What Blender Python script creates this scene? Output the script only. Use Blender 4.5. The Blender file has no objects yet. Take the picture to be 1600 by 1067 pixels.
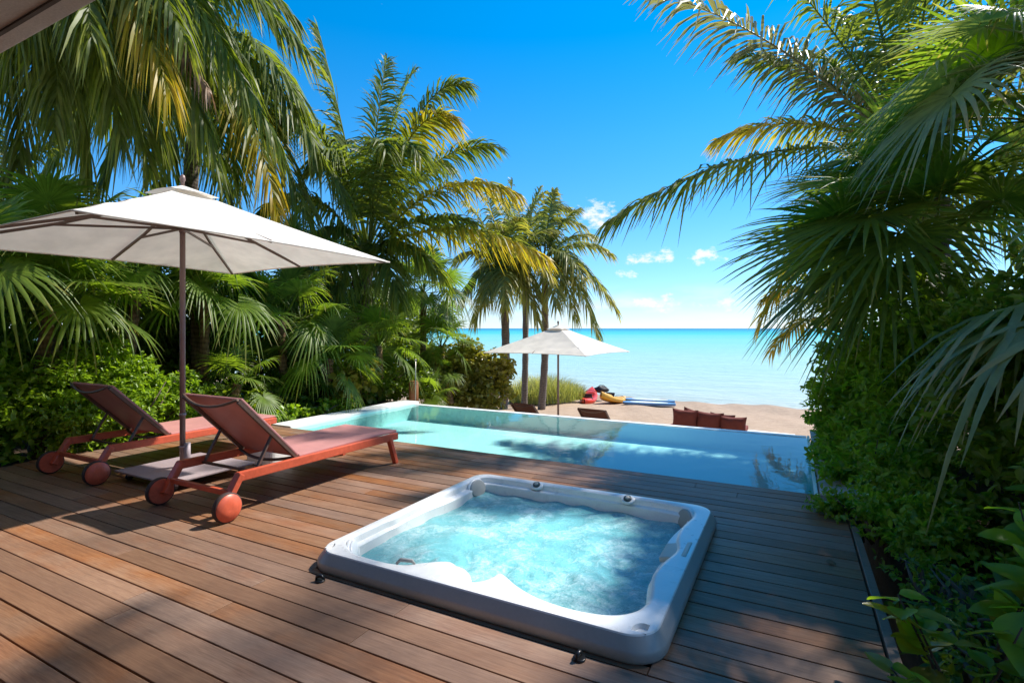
import bpy, bmesh, math, random
import numpy as np
from mathutils import Vector, Matrix
from mathutils.geometry import delaunay_2d_cdt

R = math.radians
scene = bpy.context.scene
COL = scene.collection
random.seed(11)
rng = np.random.default_rng(7)

# ------------------------------------------------------------------ camera
cam_data = bpy.data.cameras.new('camera')
cam = bpy.data.objects.new('camera', cam_data)
COL.objects.link(cam)
cam.location = (0, 0, 1.5)
cam.rotation_euler = (R(90), 0, R(27.9))
cam_data.sensor_width = 36
cam_data.lens = 18.675
cam_data.shift_y = -0.0128
cam_data.clip_start = 0.05
cam_data.clip_end = 60000
scene.camera = cam

# ------------------------------------------------------------------ sky and sun
SUN_EL = R(48.3)
SUN_AZ = R(32.6)            # from +Y towards +X
world = bpy.data.worlds.new('World')
scene.world = world
world.use_nodes = True
world.cycles.sampling_method = 'MANUAL'
world.cycles.sample_map_resolution = 256
wt = world.node_tree
wt.nodes.clear()
wo = wt.nodes.new('ShaderNodeOutputWorld')
bg = wt.nodes.new('ShaderNodeBackground')
sky = wt.nodes.new('ShaderNodeTexSky')
sky.sky_type = 'NISHITA'
sky.sun_disc = False
sky.sun_elevation = SUN_EL
sky.sun_rotation = SUN_AZ
sky.altitude = 0
sky.air_density = 1.0
sky.dust_density = 0.0
sky.ozone_density = 2.0
hs = wt.nodes.new('ShaderNodeHueSaturation')
hs.inputs['Saturation'].default_value = 1.15
hs.inputs['Hue'].default_value = 0.497
hs.inputs['Value'].default_value = 1.0
tint = wt.nodes.new('ShaderNodeMix')
tint.data_type = 'RGBA'
tint.blend_type = 'MULTIPLY'
tint.inputs['Factor'].default_value = 1.0
wt.links.new(sky.outputs[0], tint.inputs[6])
wt.links.new(tint.outputs[2], hs.inputs['Color'])
bg.inputs['Strength'].default_value = 0.086
# small fair-weather clouds: soft ellipses in direction space, broken up by noise
wtc = wt.nodes.new('ShaderNodeTexCoord')
wsep = wt.nodes.new('ShaderNodeSeparateXYZ')
wt.links.new(wtc.outputs['Generated'], wsep.inputs[0])


def wmath(op, a, b=None, c=None):
    n = wt.nodes.new('ShaderNodeMath')
    n.operation = op
    for i, v in enumerate((a, b, c)):
        if v is None:
            continue
        if isinstance(v, (int, float)):
            n.inputs[i].default_value = v
        else:
            wt.links.new(v, n.inputs[i])
    return n.outputs[0]


w_az = wmath('ARCTAN2', wsep.outputs[0], wsep.outputs[1])
w_el = wmath('ARCSINE', wsep.outputs[2])
# clear maritime air: little warm haze along the horizon, deep blue above, the same all round
tr_ = wt.nodes.new('ShaderNodeValToRGB')
te = tr_.color_ramp.elements
te[0].position, te[0].color = 0.0, (.46, .58, .88, 1)
te[1].position, te[1].color = 1.0, (.37, .76, 1.0, 1)
e2 = te.new(.25)
e2.color = (.50, .66, .86, 1)
e3 = te.new(.6)
e3.color = (.45, .73, .93, 1)
wt.links.new(wmath('MULTIPLY', w_el, 1 / R(32)), tr_.inputs[0])
wt.links.new(tr_.outputs[0], tint.inputs[7])
wcomb = wt.nodes.new('ShaderNodeCombineXYZ')
wt.links.new(w_az, wcomb.inputs[0])
wt.links.new(w_el, wcomb.inputs[1])
wn = wt.nodes.new('ShaderNodeTexNoise')
wn.inputs['Scale'].default_value = 42
wn.inputs['Detail'].default_value = 7
wn.inputs['Roughness'].default_value = 0.62
wmp = wt.nodes.new('ShaderNodeMapping')
wmp.inputs['Scale'].default_value = (1, 1.7, 1)
wt.links.new(wcomb.outputs[0], wmp.inputs[0])
wt.links.new(wmp.outputs[0], wn.inputs['Vector'])
wn2 = wt.nodes.new('ShaderNodeTexNoise')
wn2.inputs['Scale'].default_value = 9
wn2.inputs['Detail'].default_value = 6
wmap = wt.nodes.new('ShaderNodeMapping')
wmap.inputs['Scale'].default_value = (1, 4, 1)
wt.links.new(wcomb.outputs[0], wmap.inputs[0])
wt.links.new(wmap.outputs[0], wn2.inputs['Vector'])
cloud_sum = None
CLOUDS = [  # azimuth, elevation, half width, half height (degrees), weight
    (-18.9, 11.9, 2.3, 1.9, 1.0), (-14.3, 7.2, 1.9, .8, 1.0), (-12.0, 7.4, 1.7, 1.0, 1.0),
    (-7.9, 7.2, 2.1, 1.0, 1.0), (-16.5, 5.7, .8, .7, .8), (-14.9, 5.6, 1.1, .6, .8),
    (-12.5, 2.5, 3.0, 1.1, .75), (-6.0, 2.4, 4.2, .9, .6), (2.5, 6.5, 3.0, 1.2, 1.0),
    (12.0, 8.5, 3.4, 1.6, 1.0), (-44.0, 6.0, 3.0, 1.2, 1.0), (-60.0, 9.0, 3.5, 1.5, 1.0),
    (30.0, 5.0, 4.0, 1.2, 1.0), (50.0, 7.0, 3.0, 1.2, 1.0)]
for caz, cel, hw, hh, wgt in CLOUDS:
    dx = wmath('MULTIPLY', wmath('SUBTRACT', w_az, R(caz)), 1 / R(hw))
    dy = wmath('MULTIPLY', wmath('SUBTRACT', w_el, R(cel)), 1 / R(hh))
    d2 = wmath('ADD', wmath('MULTIPLY', dx, dx), wmath('MULTIPLY', dy, dy))
    m = wmath('MULTIPLY', wmath('SUBTRACT', 1.0, d2), wgt)
    m = wmath('MAXIMUM', m, -0.6)
    cloud_sum = m if cloud_sum is None else wmath('MAXIMUM', cloud_sum, m)
cl = wmath('ADD', cloud_sum, wmath('MULTIPLY', wmath('SUBTRACT', wn.outputs[0], 0.55), 4.2))
mr = wt.nodes.new('ShaderNodeMapRange')
mr.interpolation_type = 'SMOOTHSTEP'
mr.inputs['From Min'].default_value = 0.05
mr.inputs['From Max'].default_value = 1.15
wt.links.new(cl, mr.inputs[0])
# thin streaky bank low over the sea
band = wmath('SUBTRACT', 1.0, wmath('ABSOLUTE', wmath('MULTIPLY', wmath('SUBTRACT', w_el, R(2.3)), 1 / R(2.4))))
band = wmath('MAXIMUM', band, 0.0)
streak = wmath('MULTIPLY', wmath('MAXIMUM', wmath('MULTIPLY', wmath('SUBTRACT', wn2.outputs[0], 0.46), 3.0), 0.0), band)
camt = wmath('MINIMUM', wmath('ADD', wmath('MULTIPLY', mr.outputs[0], 0.97), streak), 0.95)
wmix = wt.nodes.new('ShaderNodeMix')
wmix.data_type = 'RGBA'
wt.links.new(camt, wmix.inputs['Factor'])
wt.links.new(hs.outputs[0], wmix.inputs[6])
wmix.inputs[7].default_value = (4.7, 4.85, 5.1, 1)
wt.links.new(wmix.outputs[2], bg.inputs['Color'])
wt.links.new(bg.outputs[0], wo.inputs[0])

sun_data = bpy.data.lights.new('sun', 'SUN')
sun = bpy.data.objects.new('sun', sun_data)
COL.objects.link(sun)
sun_data.energy = 2.95
sun_data.angle = R(1.1)
sun_data.color = (1.0, 0.95, 0.87)
sdir = Vector((math.cos(SUN_EL) * math.sin(SUN_AZ), math.cos(SUN_EL) * math.cos(SUN_AZ), math.sin(SUN_EL)))
sun.rotation_euler = sdir.to_track_quat('Z', 'Y').to_euler()
sun.location = sdir * 50

scene.view_settings.view_transform = 'Standard'
scene.view_settings.look = 'None'
scene.view_settings.gamma = 1
scene.view_settings.exposure = 1.40
scene.view_settings.use_curve_mapping = False
scene.cycles.max_bounces = 6
scene.cycles.diffuse_bounces = 4
scene.cycles.glossy_bounces = 3
scene.cycles.transmission_bounces = 3
scene.cycles.transparent_max_bounces = 8
scene.cycles.debug_use_spatial_splits = True
scene.cycles.caustics_reflective = False
scene.cycles.caustics_refractive = False

# ------------------------------------------------------------------ helpers


def link(o, parent=None):
    COL.objects.link(o)
    if parent is not None:
        o.parent = parent
    return o


def tag(o, label=None, cat=None, group=None, kind=None):
    if label:
        o['label'] = label
    if cat:
        o['category'] = cat
    if group:
        o['group'] = group
    if kind:
        o['kind'] = kind
    return o


def empty(name, loc, rz=0.0):
    o = bpy.data.objects.new(name, None)
    o.empty_display_size = 0.1
    o.location = loc
    o.rotation_euler = (0, 0, rz)
    return link(o)


def mesh_np(name, v, faces, mat=None, attrs=None, smooth=False):
    """verts (n,3); faces: array (m,3|4) or list of arrays."""
    me = bpy.data.meshes.new(name)
    if not isinstance(faces, list):
        faces = [faces]
    v = np.asarray(v, dtype=np.float32)
    me.vertices.add(len(v))
    me.vertices.foreach_set('co', v.ravel())
    lv = np.concatenate([np.asarray(f, dtype=np.int32).ravel() for f in faces])
    tot = np.concatenate([np.full(len(f), np.asarray(f).shape[1], dtype=np.int32) for f in faces])
    me.loops.add(len(lv))
    me.loops.foreach_set('vertex_index', lv)
    me.polygons.add(len(tot))
    me.polygons.foreach_set('loop_start', np.concatenate([[0], np.cumsum(tot)[:-1]]).astype(np.int32))
    me.polygons.foreach_set('loop_total', tot)
    if smooth:
        me.polygons.foreach_set('use_smooth', np.ones(len(tot), dtype=bool))
    me.update(calc_edges=True)
    for k, a in (attrs or {}).items():
        at = me.attributes.new(k, 'FLOAT', 'POINT')
        at.data.foreach_set('value', np.asarray(a, dtype=np.float32))
    if mat:
        me.materials.append(mat)
    return me


def ob(name, me, parent=None, loc=None):
    o = bpy.data.objects.new(name, me)
    if loc is not None:
        o.location = loc
    return link(o, parent)


class MB:
    """collects primitive shapes into one mesh"""

    def __init__(self):
        self.bm = bmesh.new()

    def box(self, c, size, rot=None, bev=0.0):
        m = Matrix.Translation(c)
        if rot is not None:
            m = m @ rot.to_4x4()
        m = m @ Matrix.Diagonal((size[0], size[1], size[2], 1))
        r = bmesh.ops.create_cube(self.bm, size=1, matrix=m)
        if bev:
            es = set()
            for vv in r['verts']:
                es.update(vv.link_edges)
            bmesh.ops.bevel(self.bm, geom=list(es), offset=bev, segments=2, affect='EDGES', profile=0.6)
        return self

    def beam(self, a, b, w, h, up=(0, 0, 1), bev=0.0):
        a, b = Vector(a), Vector(b)
        d = b - a
        z = d.normalized()
        x = z.cross(Vector(up))
        if x.length < 1e-4:
            x = Vector((1, 0, 0))
        x.normalize()
        y = x.cross(z)
        rot = Matrix((x, y, z)).transposed()
        return self.box((a + b) / 2, (w, h, d.length), rot, bev)

    def tube(self, pts, radii, n=10, cap=True):
        pts = [Vector(p) for p in pts]
        if isinstance(radii, (int, float)):
            radii = [radii] * len(pts)
        rings = []
        prev = None
        for i, p in enumerate(pts):
            t = (pts[min(i + 1, len(pts) - 1)] - pts[max(i - 1, 0)]).normalized()
            ref = prev if prev is not None else (Vector((0, 0, 1)) if abs(t.z) < .9 else Vector((1, 0, 0)))
            x = ref - t * ref.dot(t)
            x.normalize()
            prev = x
            y = t.cross(x)
            rings.append([self.bm.verts.new(p + (x * math.cos(2 * math.pi * k / n) + y * math.sin(2 * math.pi * k / n)) * radii[i]) for k in range(n)])
        for a, b in zip(rings, rings[1:]):
            for k in range(n):
                f = self.bm.faces.new((a[k], a[(k + 1) % n], b[(k + 1) % n], b[k]))
                f.smooth = True
        if cap:
            self.bm.faces.new(rings[0][::-1])
            self.bm.faces.new(rings[-1])
        return self

    def cyl(self, a, b, r, n=24, bev=0.0):
        """flat-ended cylinder from a to b with rounded rims"""
        a, b = Vector(a), Vector(b)
        d = (b - a).normalized()
        L = (b - a).length
        if bev:
            pts = [a, a + d * 0.0001, a + d * bev, b - d * bev, b - d * 0.0001, b]
            return self.tube(pts, [r - bev * 1.2, r - bev, r, r, r - bev, r - bev * 1.2], n)
        return self.tube([a, b], r, n)

    def poly(self, pts, z0, z1):
        vs0 = [self.bm.verts.new((p[0], p[1], z0)) for p in pts]
        vs1 = [self.bm.verts.new((p[0], p[1], z1)) for p in pts]
        n = len(pts)
        for k in range(n):
            self.bm.faces.new((vs0[k], vs0[(k + 1) % n], vs1[(k + 1) % n], vs1[k]))
        self.bm.faces.new(vs1)
        self.bm.faces.new(vs0[::-1])
        return self

    def mesh(self, name, mat):
        bmesh.ops.recalc_face_normals(self.bm, faces=self.bm.faces)
        me = bpy.data.meshes.new(name)
        self.bm.to_mesh(me)
        self.bm.free()
        if mat:
            me.materials.append(mat)
        return me

    def build(self, name, mat, parent=None, loc=None):
        return ob(name, self.mesh(name, mat), parent, loc)


def copy_tree(o, parent=None):
    c = o.copy()
    link(c, parent)
    for ch in list(o.children):
        copy_tree(ch, c)
    return c


# ------------------------------------------------------------------ materials


class NT:
    def __init__(self, name):
        self.m = bpy.data.materials.new(name)
        self.m.use_nodes = True
        self.t = self.m.node_tree
        self.t.nodes.clear()
        self.out = self.t.nodes.new('ShaderNodeOutputMaterial')

    def n(self, typ, **kw):
        nd = self.t.nodes.new('ShaderNode' + typ)
        for k, v in kw.items():
            setattr(nd, k, v)
        return nd

    def l(self, a, b):
        self.t.links.new(a, b)

    def noise(self, vec, scale, detail=4, rough=.55, dist=0.0):
        nd = self.n('TexNoise')
        nd.inputs['Scale'].default_value = scale
        nd.inputs['Detail'].default_value = detail
        nd.inputs['Roughness'].default_value = rough
        nd.inputs['Distortion'].default_value = dist
        if vec is not None:
            self.l(vec, nd.inputs['Vector'])
        return nd.outputs[0]

    def mapping(self, vec, scale=(1, 1, 1), loc=(0, 0, 0)):
        nd = self.n('Mapping')
        nd.inputs['Scale'].default_value = scale
        nd.inputs['Location'].default_value = loc
        self.l(vec, nd.inputs[0])
        return nd.outputs[0]

    def ramp(self, fac, stops, interp='LINEAR'):
        nd = self.n('ValToRGB')
        nd.color_ramp.interpolation = interp
        els = nd.color_ramp.elements
        while len(els) < len(stops):
            els.new(0.5)
        for e, (p, c) in zip(els, stops):
            e.position = p
            e.color = (*c, 1) if len(c) == 3 else c
        self.l(fac, nd.inputs[0])
        return nd.outputs[0]

    def mix(self, fac, a, b, mode='MIX'):
        nd = self.n('Mix', data_type='RGBA', blend_type=mode)
        for sock, v in ((nd.inputs['Factor'], fac), (nd.inputs[6], a), (nd.inputs[7], b)):
            if isinstance(v, (int, float)):
                sock.default_value = v
            elif isinstance(v, tuple):
                sock.default_value = (*v, 1) if len(v) == 3 else v
            else:
                self.l(v, sock)
        return nd.outputs[2]

    def math(self, op, a, b=None, clamp=False):
        nd = self.n('Math', operation=op)
        nd.use_clamp = clamp
        for i, v in enumerate((a, b)):
            if v is None:
                continue
            if isinstance(v, (int, float)):
                nd.inputs[i].default_value = v
            else:
                self.l(v, nd.inputs[i])
        return nd.outputs[0]

    def bump(self, h, strength=.3, dist=.01):
        nd = self.n('Bump')
        nd.inputs['Strength'].default_value = strength
        nd.inputs['Distance'].default_value = dist
        self.l(h, nd.inputs['Height'])
        return nd.outputs[0]

    def princ(self, color, rough=.5, metal=0.0, spec=.5, normal=None, coat=0.0):
        p = self.n('BsdfPrincipled')
        for k, v in (('Base Color', color), ('Roughness', rough), ('Metallic', metal), ('Specular IOR Level', spec), ('Coat Weight', coat)):
            if isinstance(v, (int, float)):
                p.inputs[k].default_value = v
            elif isinstance(v, tuple):
                p.inputs[k].default_value = (*v, 1)
            else:
                self.l(v, p.inputs[k])
        if normal is not None:
            self.l(normal, p.inputs['Normal'])
        return p.outputs[0]

    def done(self, shader):
        self.l(shader, self.out.inputs[0])
        return self.m

    def obj(self):
        return self.n('TexCoord').outputs['Object']

    def pos(self):
        return self.n('NewGeometry').outputs['Position']

    def rnd(self):
        return self.n('ObjectInfo').outputs['Random']

    def attr(self, name):
        return self.n('Attribute', attribute_name=name).outputs['Fac']


def plain(name, col, rough=.5, metal=0.0, var=.12, scale=30, bump=.08, spec=.5, coat=0.0):
    t = NT(name)
    p = t.obj()
    n1 = t.noise(p, scale, 5)
    n2 = t.noise(p, scale * .12, 3)
    f = t.math('ADD', t.math('MULTIPLY', n1, .5), t.math('MULTIPLY', n2, .5))
    dark = tuple(c * (1 - var * 1.6) for c in col)
    lite = tuple(min(1, c * (1 + var)) for c in col)
    c = t.ramp(f, [(.3, dark), (.7, lite)])
    r = t.ramp(n2, [(.3, (rough * .85,) * 3), (.7, (min(1, rough * 1.15),) * 3)])
    return t.done(t.princ(c, r, metal, spec, t.bump(n1, bump, .004), coat))


def leaf_mat(name, c_dark, c_lite, trans=.45, rough=.38, tipcol=None, tip_from=.6, tip_to=1.0, spec=.4, tint=None, objvar=.35):
    """green blade: glossy diffuse front plus light passing through; 'rnd' and 'tip' are per-vertex values"""
    t = NT(name)
    r = t.attr('rnd')
    orn = t.rnd()
    f = t.math('ADD', t.math('MULTIPLY', r, 1 - objvar), t.math('MULTIPLY', orn, objvar))
    c = t.mix(f, c_dark, c_lite)
    if tipcol:
        tip = t.attr('tip')
        m = t.n('MapRange')
        m.inputs['From Min'].default_value = tip_from
        m.inputs['From Max'].default_value = tip_to
        t.l(t.math('ADD', tip, t.math('MULTIPLY', t.math('SUBTRACT', r, .5), .5)), m.inputs[0])
        c = t.mix(m.outputs[0], c, tipcol)
    nz = t.noise(t.pos(), 9, 3)
    c = t.mix(t.ramp(nz, [(.35, (0, 0, 0)), (.7, (.35,) * 3)]), c, tuple(min(1, x * 1.5) for x in c_lite))
    p = t.princ(c, rough, 0, spec)
    tr = t.n('BsdfTranslucent')
    tc = t.mix(1.0, c, tint or (1.95, 1.9, .7), 'MULTIPLY')
    t.l(tc, tr.inputs[0])
    mx = t.n('MixShader')
    mx.inputs[0].default_value = trans
    t.l(p, mx.inputs[1])
    t.l(tr.outputs[0], mx.inputs[2])
    return t.done(mx.outputs[0])


M = {}
M['coco'] = leaf_mat('coconut_leaf', (.060, .085, .014), (.160, .200, .034), .50, .46, (.28, .25, .06), .80, 1.4, spec=.35)
M['coco_y'] = leaf_mat('yellowing_coconut_leaf', (.10, .13, .016), (.21, .22, .028), .45, .46, (.50, .32, .03), .40, 1.05, spec=.35)
M['coco_s'] = leaf_mat('weathered_coconut_leaf', (.085, .10, .045), (.22, .22, .13), .30, .34, (.38, .34, .24), .3, 1.2, spec=.7)
M['coco_d'] = leaf_mat('dry_coconut_leaf', (.14, .08, .045), (.30, .19, .11), .25, .6, tint=(1.1, 1, .8))
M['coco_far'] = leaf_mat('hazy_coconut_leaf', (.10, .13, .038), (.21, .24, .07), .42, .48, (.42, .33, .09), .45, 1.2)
M['fan'] = leaf_mat('fan_palm_leaf', (.055, .105, .013), (.175, .255, .034), .54, .44, (.38, .31, .11), .90, 1.25, spec=.45)
M['fan_dark'] = leaf_mat('dark_fan_palm_leaf', (.042, .085, .016), (.145, .215, .034), .54, .42, (.32, .25, .07), .9, 1.25, spec=.55)
M['fan_grey'] = leaf_mat('silvery_fan_palm_leaf', (.080, .125, .035), (.255, .305, .125), .42, .40, (.40, .27, .09), .80, 1.15, spec=.7)
M['shrub'] = leaf_mat('bright_shrub_leaf', (.110, .190, .016), (.240, .360, .030), .45, .36, spec=.45)
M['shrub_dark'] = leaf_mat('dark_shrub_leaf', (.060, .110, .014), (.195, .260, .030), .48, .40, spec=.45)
M['vine'] = leaf_mat('climbing_shrub_leaf', (.075, .155, .014), (.245, .360, .030), .56, .40, spec=.45)
M['grape'] = leaf_mat('sea_grape_leaf', (0.102, 0.133, 0.020), (0.341, 0.300, 0.059), .36, .3, spec=.6, tint=(1.8, 1.7, .6))
M['grass'] = leaf_mat('dune_grass_blade', (0.157, 0.181, 0.059), (0.376, 0.392, 0.144), .35, .5, (.40, .34, .20), .6, 1.2)


def bark(name, c1, c2):
    t = NT(name)
    p = t.pos()
    w = t.n('TexWave', wave_type='BANDS', bands_direction='Z')
    w.inputs['Scale'].default_value = 4.0
    w.inputs['Distortion'].default_value = 6.0
    w.inputs['Detail'].default_value = 3
    t.l(p, w.inputs[0])
    n = t.noise(t.mapping(p, (1, 1, .25)), 40, 5)
    f = t.math('ADD', t.math('MULTIPLY', w.outputs['Fac'], .22), t.math('MULTIPLY', n, .8))
    c = t.ramp(f, [(.25, c1), (.75, c2)])
    return t.done(t.princ(c, .85, 0, .2, t.bump(f, .6, .02)))


M['bark'] = bark('palm_bark', (.09, .065, .05), (.27, .22, .18))
M['fibre'] = bark('palm_fibre', (.07, .042, .025), (.26, .16, .09))
M['twig'] = plain('twig', (.11, .075, .05), .85, var=.3)


def plank_mat():
    t = NT('hardwood_decking')
    p = t.obj()
    rv = t.rnd()
    cmb = t.n('CombineXYZ')
    t.l(t.math('MULTIPLY', rv, 37.0), cmb.inputs[0])
    t.l(t.math('MULTIPLY', rv, 91.0), cmb.inputs[1])
    add = t.n('VectorMath', operation='ADD')
    t.l(p, add.inputs[0])
    t.l(cmb.outputs[0], add.inputs[1])
    v = add.outputs[0]
    grain = t.noise(t.mapping(v, (2.2, 46, 20)), 1.6, 9, .68, .55)
    fine = t.noise(t.mapping(v, (9, 170, 60)), 1.5, 4, .6)
    blot = t.noise(t.mapping(v, (1.6, 3.4, 3)), 1.0, 4, .6)
    wc = t.noise(t.mapping(t.pos(), (.9, .9, 1)), 1.0, 5, .6)
    f = t.math('ADD', t.math('MULTIPLY', grain, .65), t.math('MULTIPLY', fine, .35))
    c = t.ramp(f, [(.26, (.105, .043, .022)), (.48, (.235, .106, .053)), (.74, (.37, .190, .100))])
    grey = t.ramp(f, [(.28, (.15, .088, .057)), (.50, (.26, .160, .105)), (.74, (.37, .245, .168))])
    g = t.math('ADD', t.math('MULTIPLY', blot, .9), t.math('MULTIPLY', wc, .8))
    g = t.math('ADD', g, t.math('MULTIPLY', rv, .28))
    gm = t.ramp(g, [(.80, (0, 0, 0)), (1.2, (.70,) * 3)])
    c = t.mix(gm, c, grey)
    c = t.mix(t.math('MULTIPLY', t.math('SUBTRACT', rv, .35), .75, True), c, (.12, .062, .038))
    bl2 = t.noise(t.mapping(t.pos(), (1.1, 1.6, 1), (5, 3, 0)), 1.3, 6, .62, .4)
    c = t.mix(t.ramp(bl2, [(.45, (0, 0, 0)), (.68, (.55,) * 3)]), c, (.13, .075, .05))
    spots = t.n('TexVoronoi')
    spots.inputs['Scale'].default_value = 5
    t.l(v, spots.inputs['Vector'])
    sm = t.ramp(spots.outputs['Distance'], [(.03, (.75,) * 3), (.07, (0, 0, 0))])
    c = t.mix(t.math('MULTIPLY', sm, t.ramp(blot, [(.5, (0, 0, 0)), (.7, (.7,) * 3)])), c, (.07, .045, .03))
    hv = t.n('HueSaturation')
    t.l(c, hv.inputs['Color'])
    t.l(t.math('ADD', t.math('MULTIPLY', t.math('FRACT', t.math('MULTIPLY', rv, 7.3)), .34), .82), hv.inputs['Value'])
    t.l(t.math('ADD', t.math('MULTIPLY', t.math('FRACT', t.math('MULTIPLY', rv, 13.7)), .3), .85), hv.inputs['Saturation'])
    c = hv.outputs[0]
    rough = t.ramp(f, [(.3, (.62,) * 3), (.7, (.42,) * 3)])
    return t.done(t.princ(c, rough, 0, .35, t.bump(f, .35, .003)))


M['plank'] = plank_mat()
M['joist'] = plain('dark_joist_timber', (.06, .035, .022), .8)  # even dark brown, for under-deck timber and the roof's drip groove strip
M['plaster'] = plain('white_plaster', (.74, .72, .68), .6, var=.08, scale=60, bump=.05)
M['concrete'] = None


def concrete():
    t = NT('exposed_aggregate_concrete')
    p = t.pos()
    n = t.noise(p, 90, 6, .7)
    n2 = t.noise(p, 2.5, 4)
    v = t.n('TexVoronoi')
    v.inputs['Scale'].default_value = 26
    t.l(p, v.inputs['Vector'])
    pits = t.ramp(v.outputs['Distance'], [(.08, (1, 1, 1)), (.13, (0, 0, 0))])
    pk = t.ramp(t.noise(p, 5, 3), [(.52, (0, 0, 0)), (.62, (1, 1, 1))])
    c = t.ramp(t.math('ADD', t.math('MULTIPLY', n, .6), t.math('MULTIPLY', n2, .4)), [(.35, (.36, .30, .265)), (.68, (.56, .48, .43))])
    c = t.mix(t.math('MULTIPLY', pits, pk), c, (.62, .56, .5))
    return t.done(t.princ(c, .85, 0, .2, t.bump(n, .4, .006)))


M['concrete'] = concrete()


def pool_mat():
    t = NT('pool_plaster')
    p = t.pos()
    n = t.noise(p, 14, 6)
    n2 = t.noise(p, 1.1, 4)
    c = t.ramp(t.math('ADD', t.math('MULTIPLY', n, .3), t.math('MULTIPLY', n2, .7)), [(.3, (.62, .90, .86)), (.7, (.76, .97, .94))])
    return t.done(t.princ(c, .6, 0, .2))


M['pool'] = pool_mat()


def water_mat(name, tint, rscale, strength, dist):
    t = NT(name)
    p = t.pos()
    n1 = t.noise(t.mapping(p, (1, 1, 1)), rscale, 3, .5)
    n2 = t.noise(t.mapping(p, (1.3, .8, 1), (3, 7, 0)), rscale * .22, 2, .5)
    nr = t.bump(t.math('ADD', t.math('MULTIPLY', n1, .4), n2), strength, dist)
    tr = t.n('BsdfTransparent')
    tr.inputs[0].default_value = (*tint, 1)
    gl = t.n('BsdfGlossy')
    gl.inputs['Roughness'].default_value = .015
    t.l(nr, gl.inputs['Normal'])
    fr = t.n('Fresnel')
    fr.inputs['IOR'].default_value = 1.33
    t.l(nr, fr.inputs['Normal'])
    mx = t.n('MixShader')
    t.l(fr.outputs[0], mx.inputs[0])
    t.l(tr.outputs[0], mx.inputs[1])
    t.l(gl.outputs[0], mx.inputs[2])
    return t.done(mx.outputs[0])


M['pool_water'] = water_mat('pool_water', (.74, .96, .96), 6.0, .16, .03)


def spa_water():
    t = NT('bubbling_spa_water')
    p = t.pos()
    w1 = t.noise(p, 15, 6, .62, .9)
    w2 = t.noise(t.mapping(p, (1, 1, 1), (4, 2, 0)), 70, 4, .6, .6)
    w3 = t.noise(t.mapping(p, (1, 1, 1), (9, 1, 0)), 2.2, 3, .5, .8)
    h = t.math('ADD', w1, t.math('MULTIPLY', w2, .35))
    nr = t.bump(h, .55, .02)
    fmix = t.math('ADD', t.math('ADD', t.math('MULTIPLY', w1, .55), t.math('MULTIPLY', w2, .40)), t.math('MULTIPLY', t.math('SUBTRACT', w3, .5), .75))
    foam = t.math('MULTIPLY', t.ramp(fmix, [(.42, (0, 0, 0)), (.66, (1, 1, 1))]), .8)
    c = t.mix(foam, (.27, .77, .82), (.70, .93, .94))
    df = t.n('BsdfDiffuse')
    t.l(c, df.inputs[0])
    t.l(nr, df.inputs['Normal'])
    tr = t.n('BsdfTransparent')
    tr.inputs[0].default_value = (.58, .93, .95, 1)
    # bubbles gather over the floor jets, the water stays clearer along the walls
    ob_ = t.n('TexCoord').outputs['Object']
    ln = t.n('VectorMath', operation='LENGTH')
    t.l(t.mapping(ob_, (1.0, 1.0, 0)), ln.inputs[0])
    cm = t.ramp(t.math('ADD', ln.outputs['Value'], t.math('MULTIPLY', t.math('SUBTRACT', w3, .5), .7)), [(.45, (.30,) * 3), (.95, (0, 0, 0))])
    m1 = t.n('MixShader')
    t.l(t.math('ADD', t.math('ADD', t.math('MULTIPLY', foam, .33), .42), cm, True), m1.inputs[0])
    t.l(tr.outputs[0], m1.inputs[1])
    t.l(df.outputs[0], m1.inputs[2])
    gl = t.n('BsdfGlossy')
    gl.inputs['Roughness'].default_value = .06
    t.l(nr, gl.inputs['Normal'])
    fr = t.n('Fresnel')
    fr.inputs['IOR'].default_value = 1.33
    t.l(nr, fr.inputs['Normal'])
    m2 = t.n('MixShader')
    t.l(fr.outputs[0], m2.inputs[0])
    t.l(m1.outputs[0], m2.inputs[1])
    t.l(gl.outputs[0], m2.inputs[2])
    return t.done(m2.outputs[0])


M['spa_water'] = spa_water()


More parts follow.
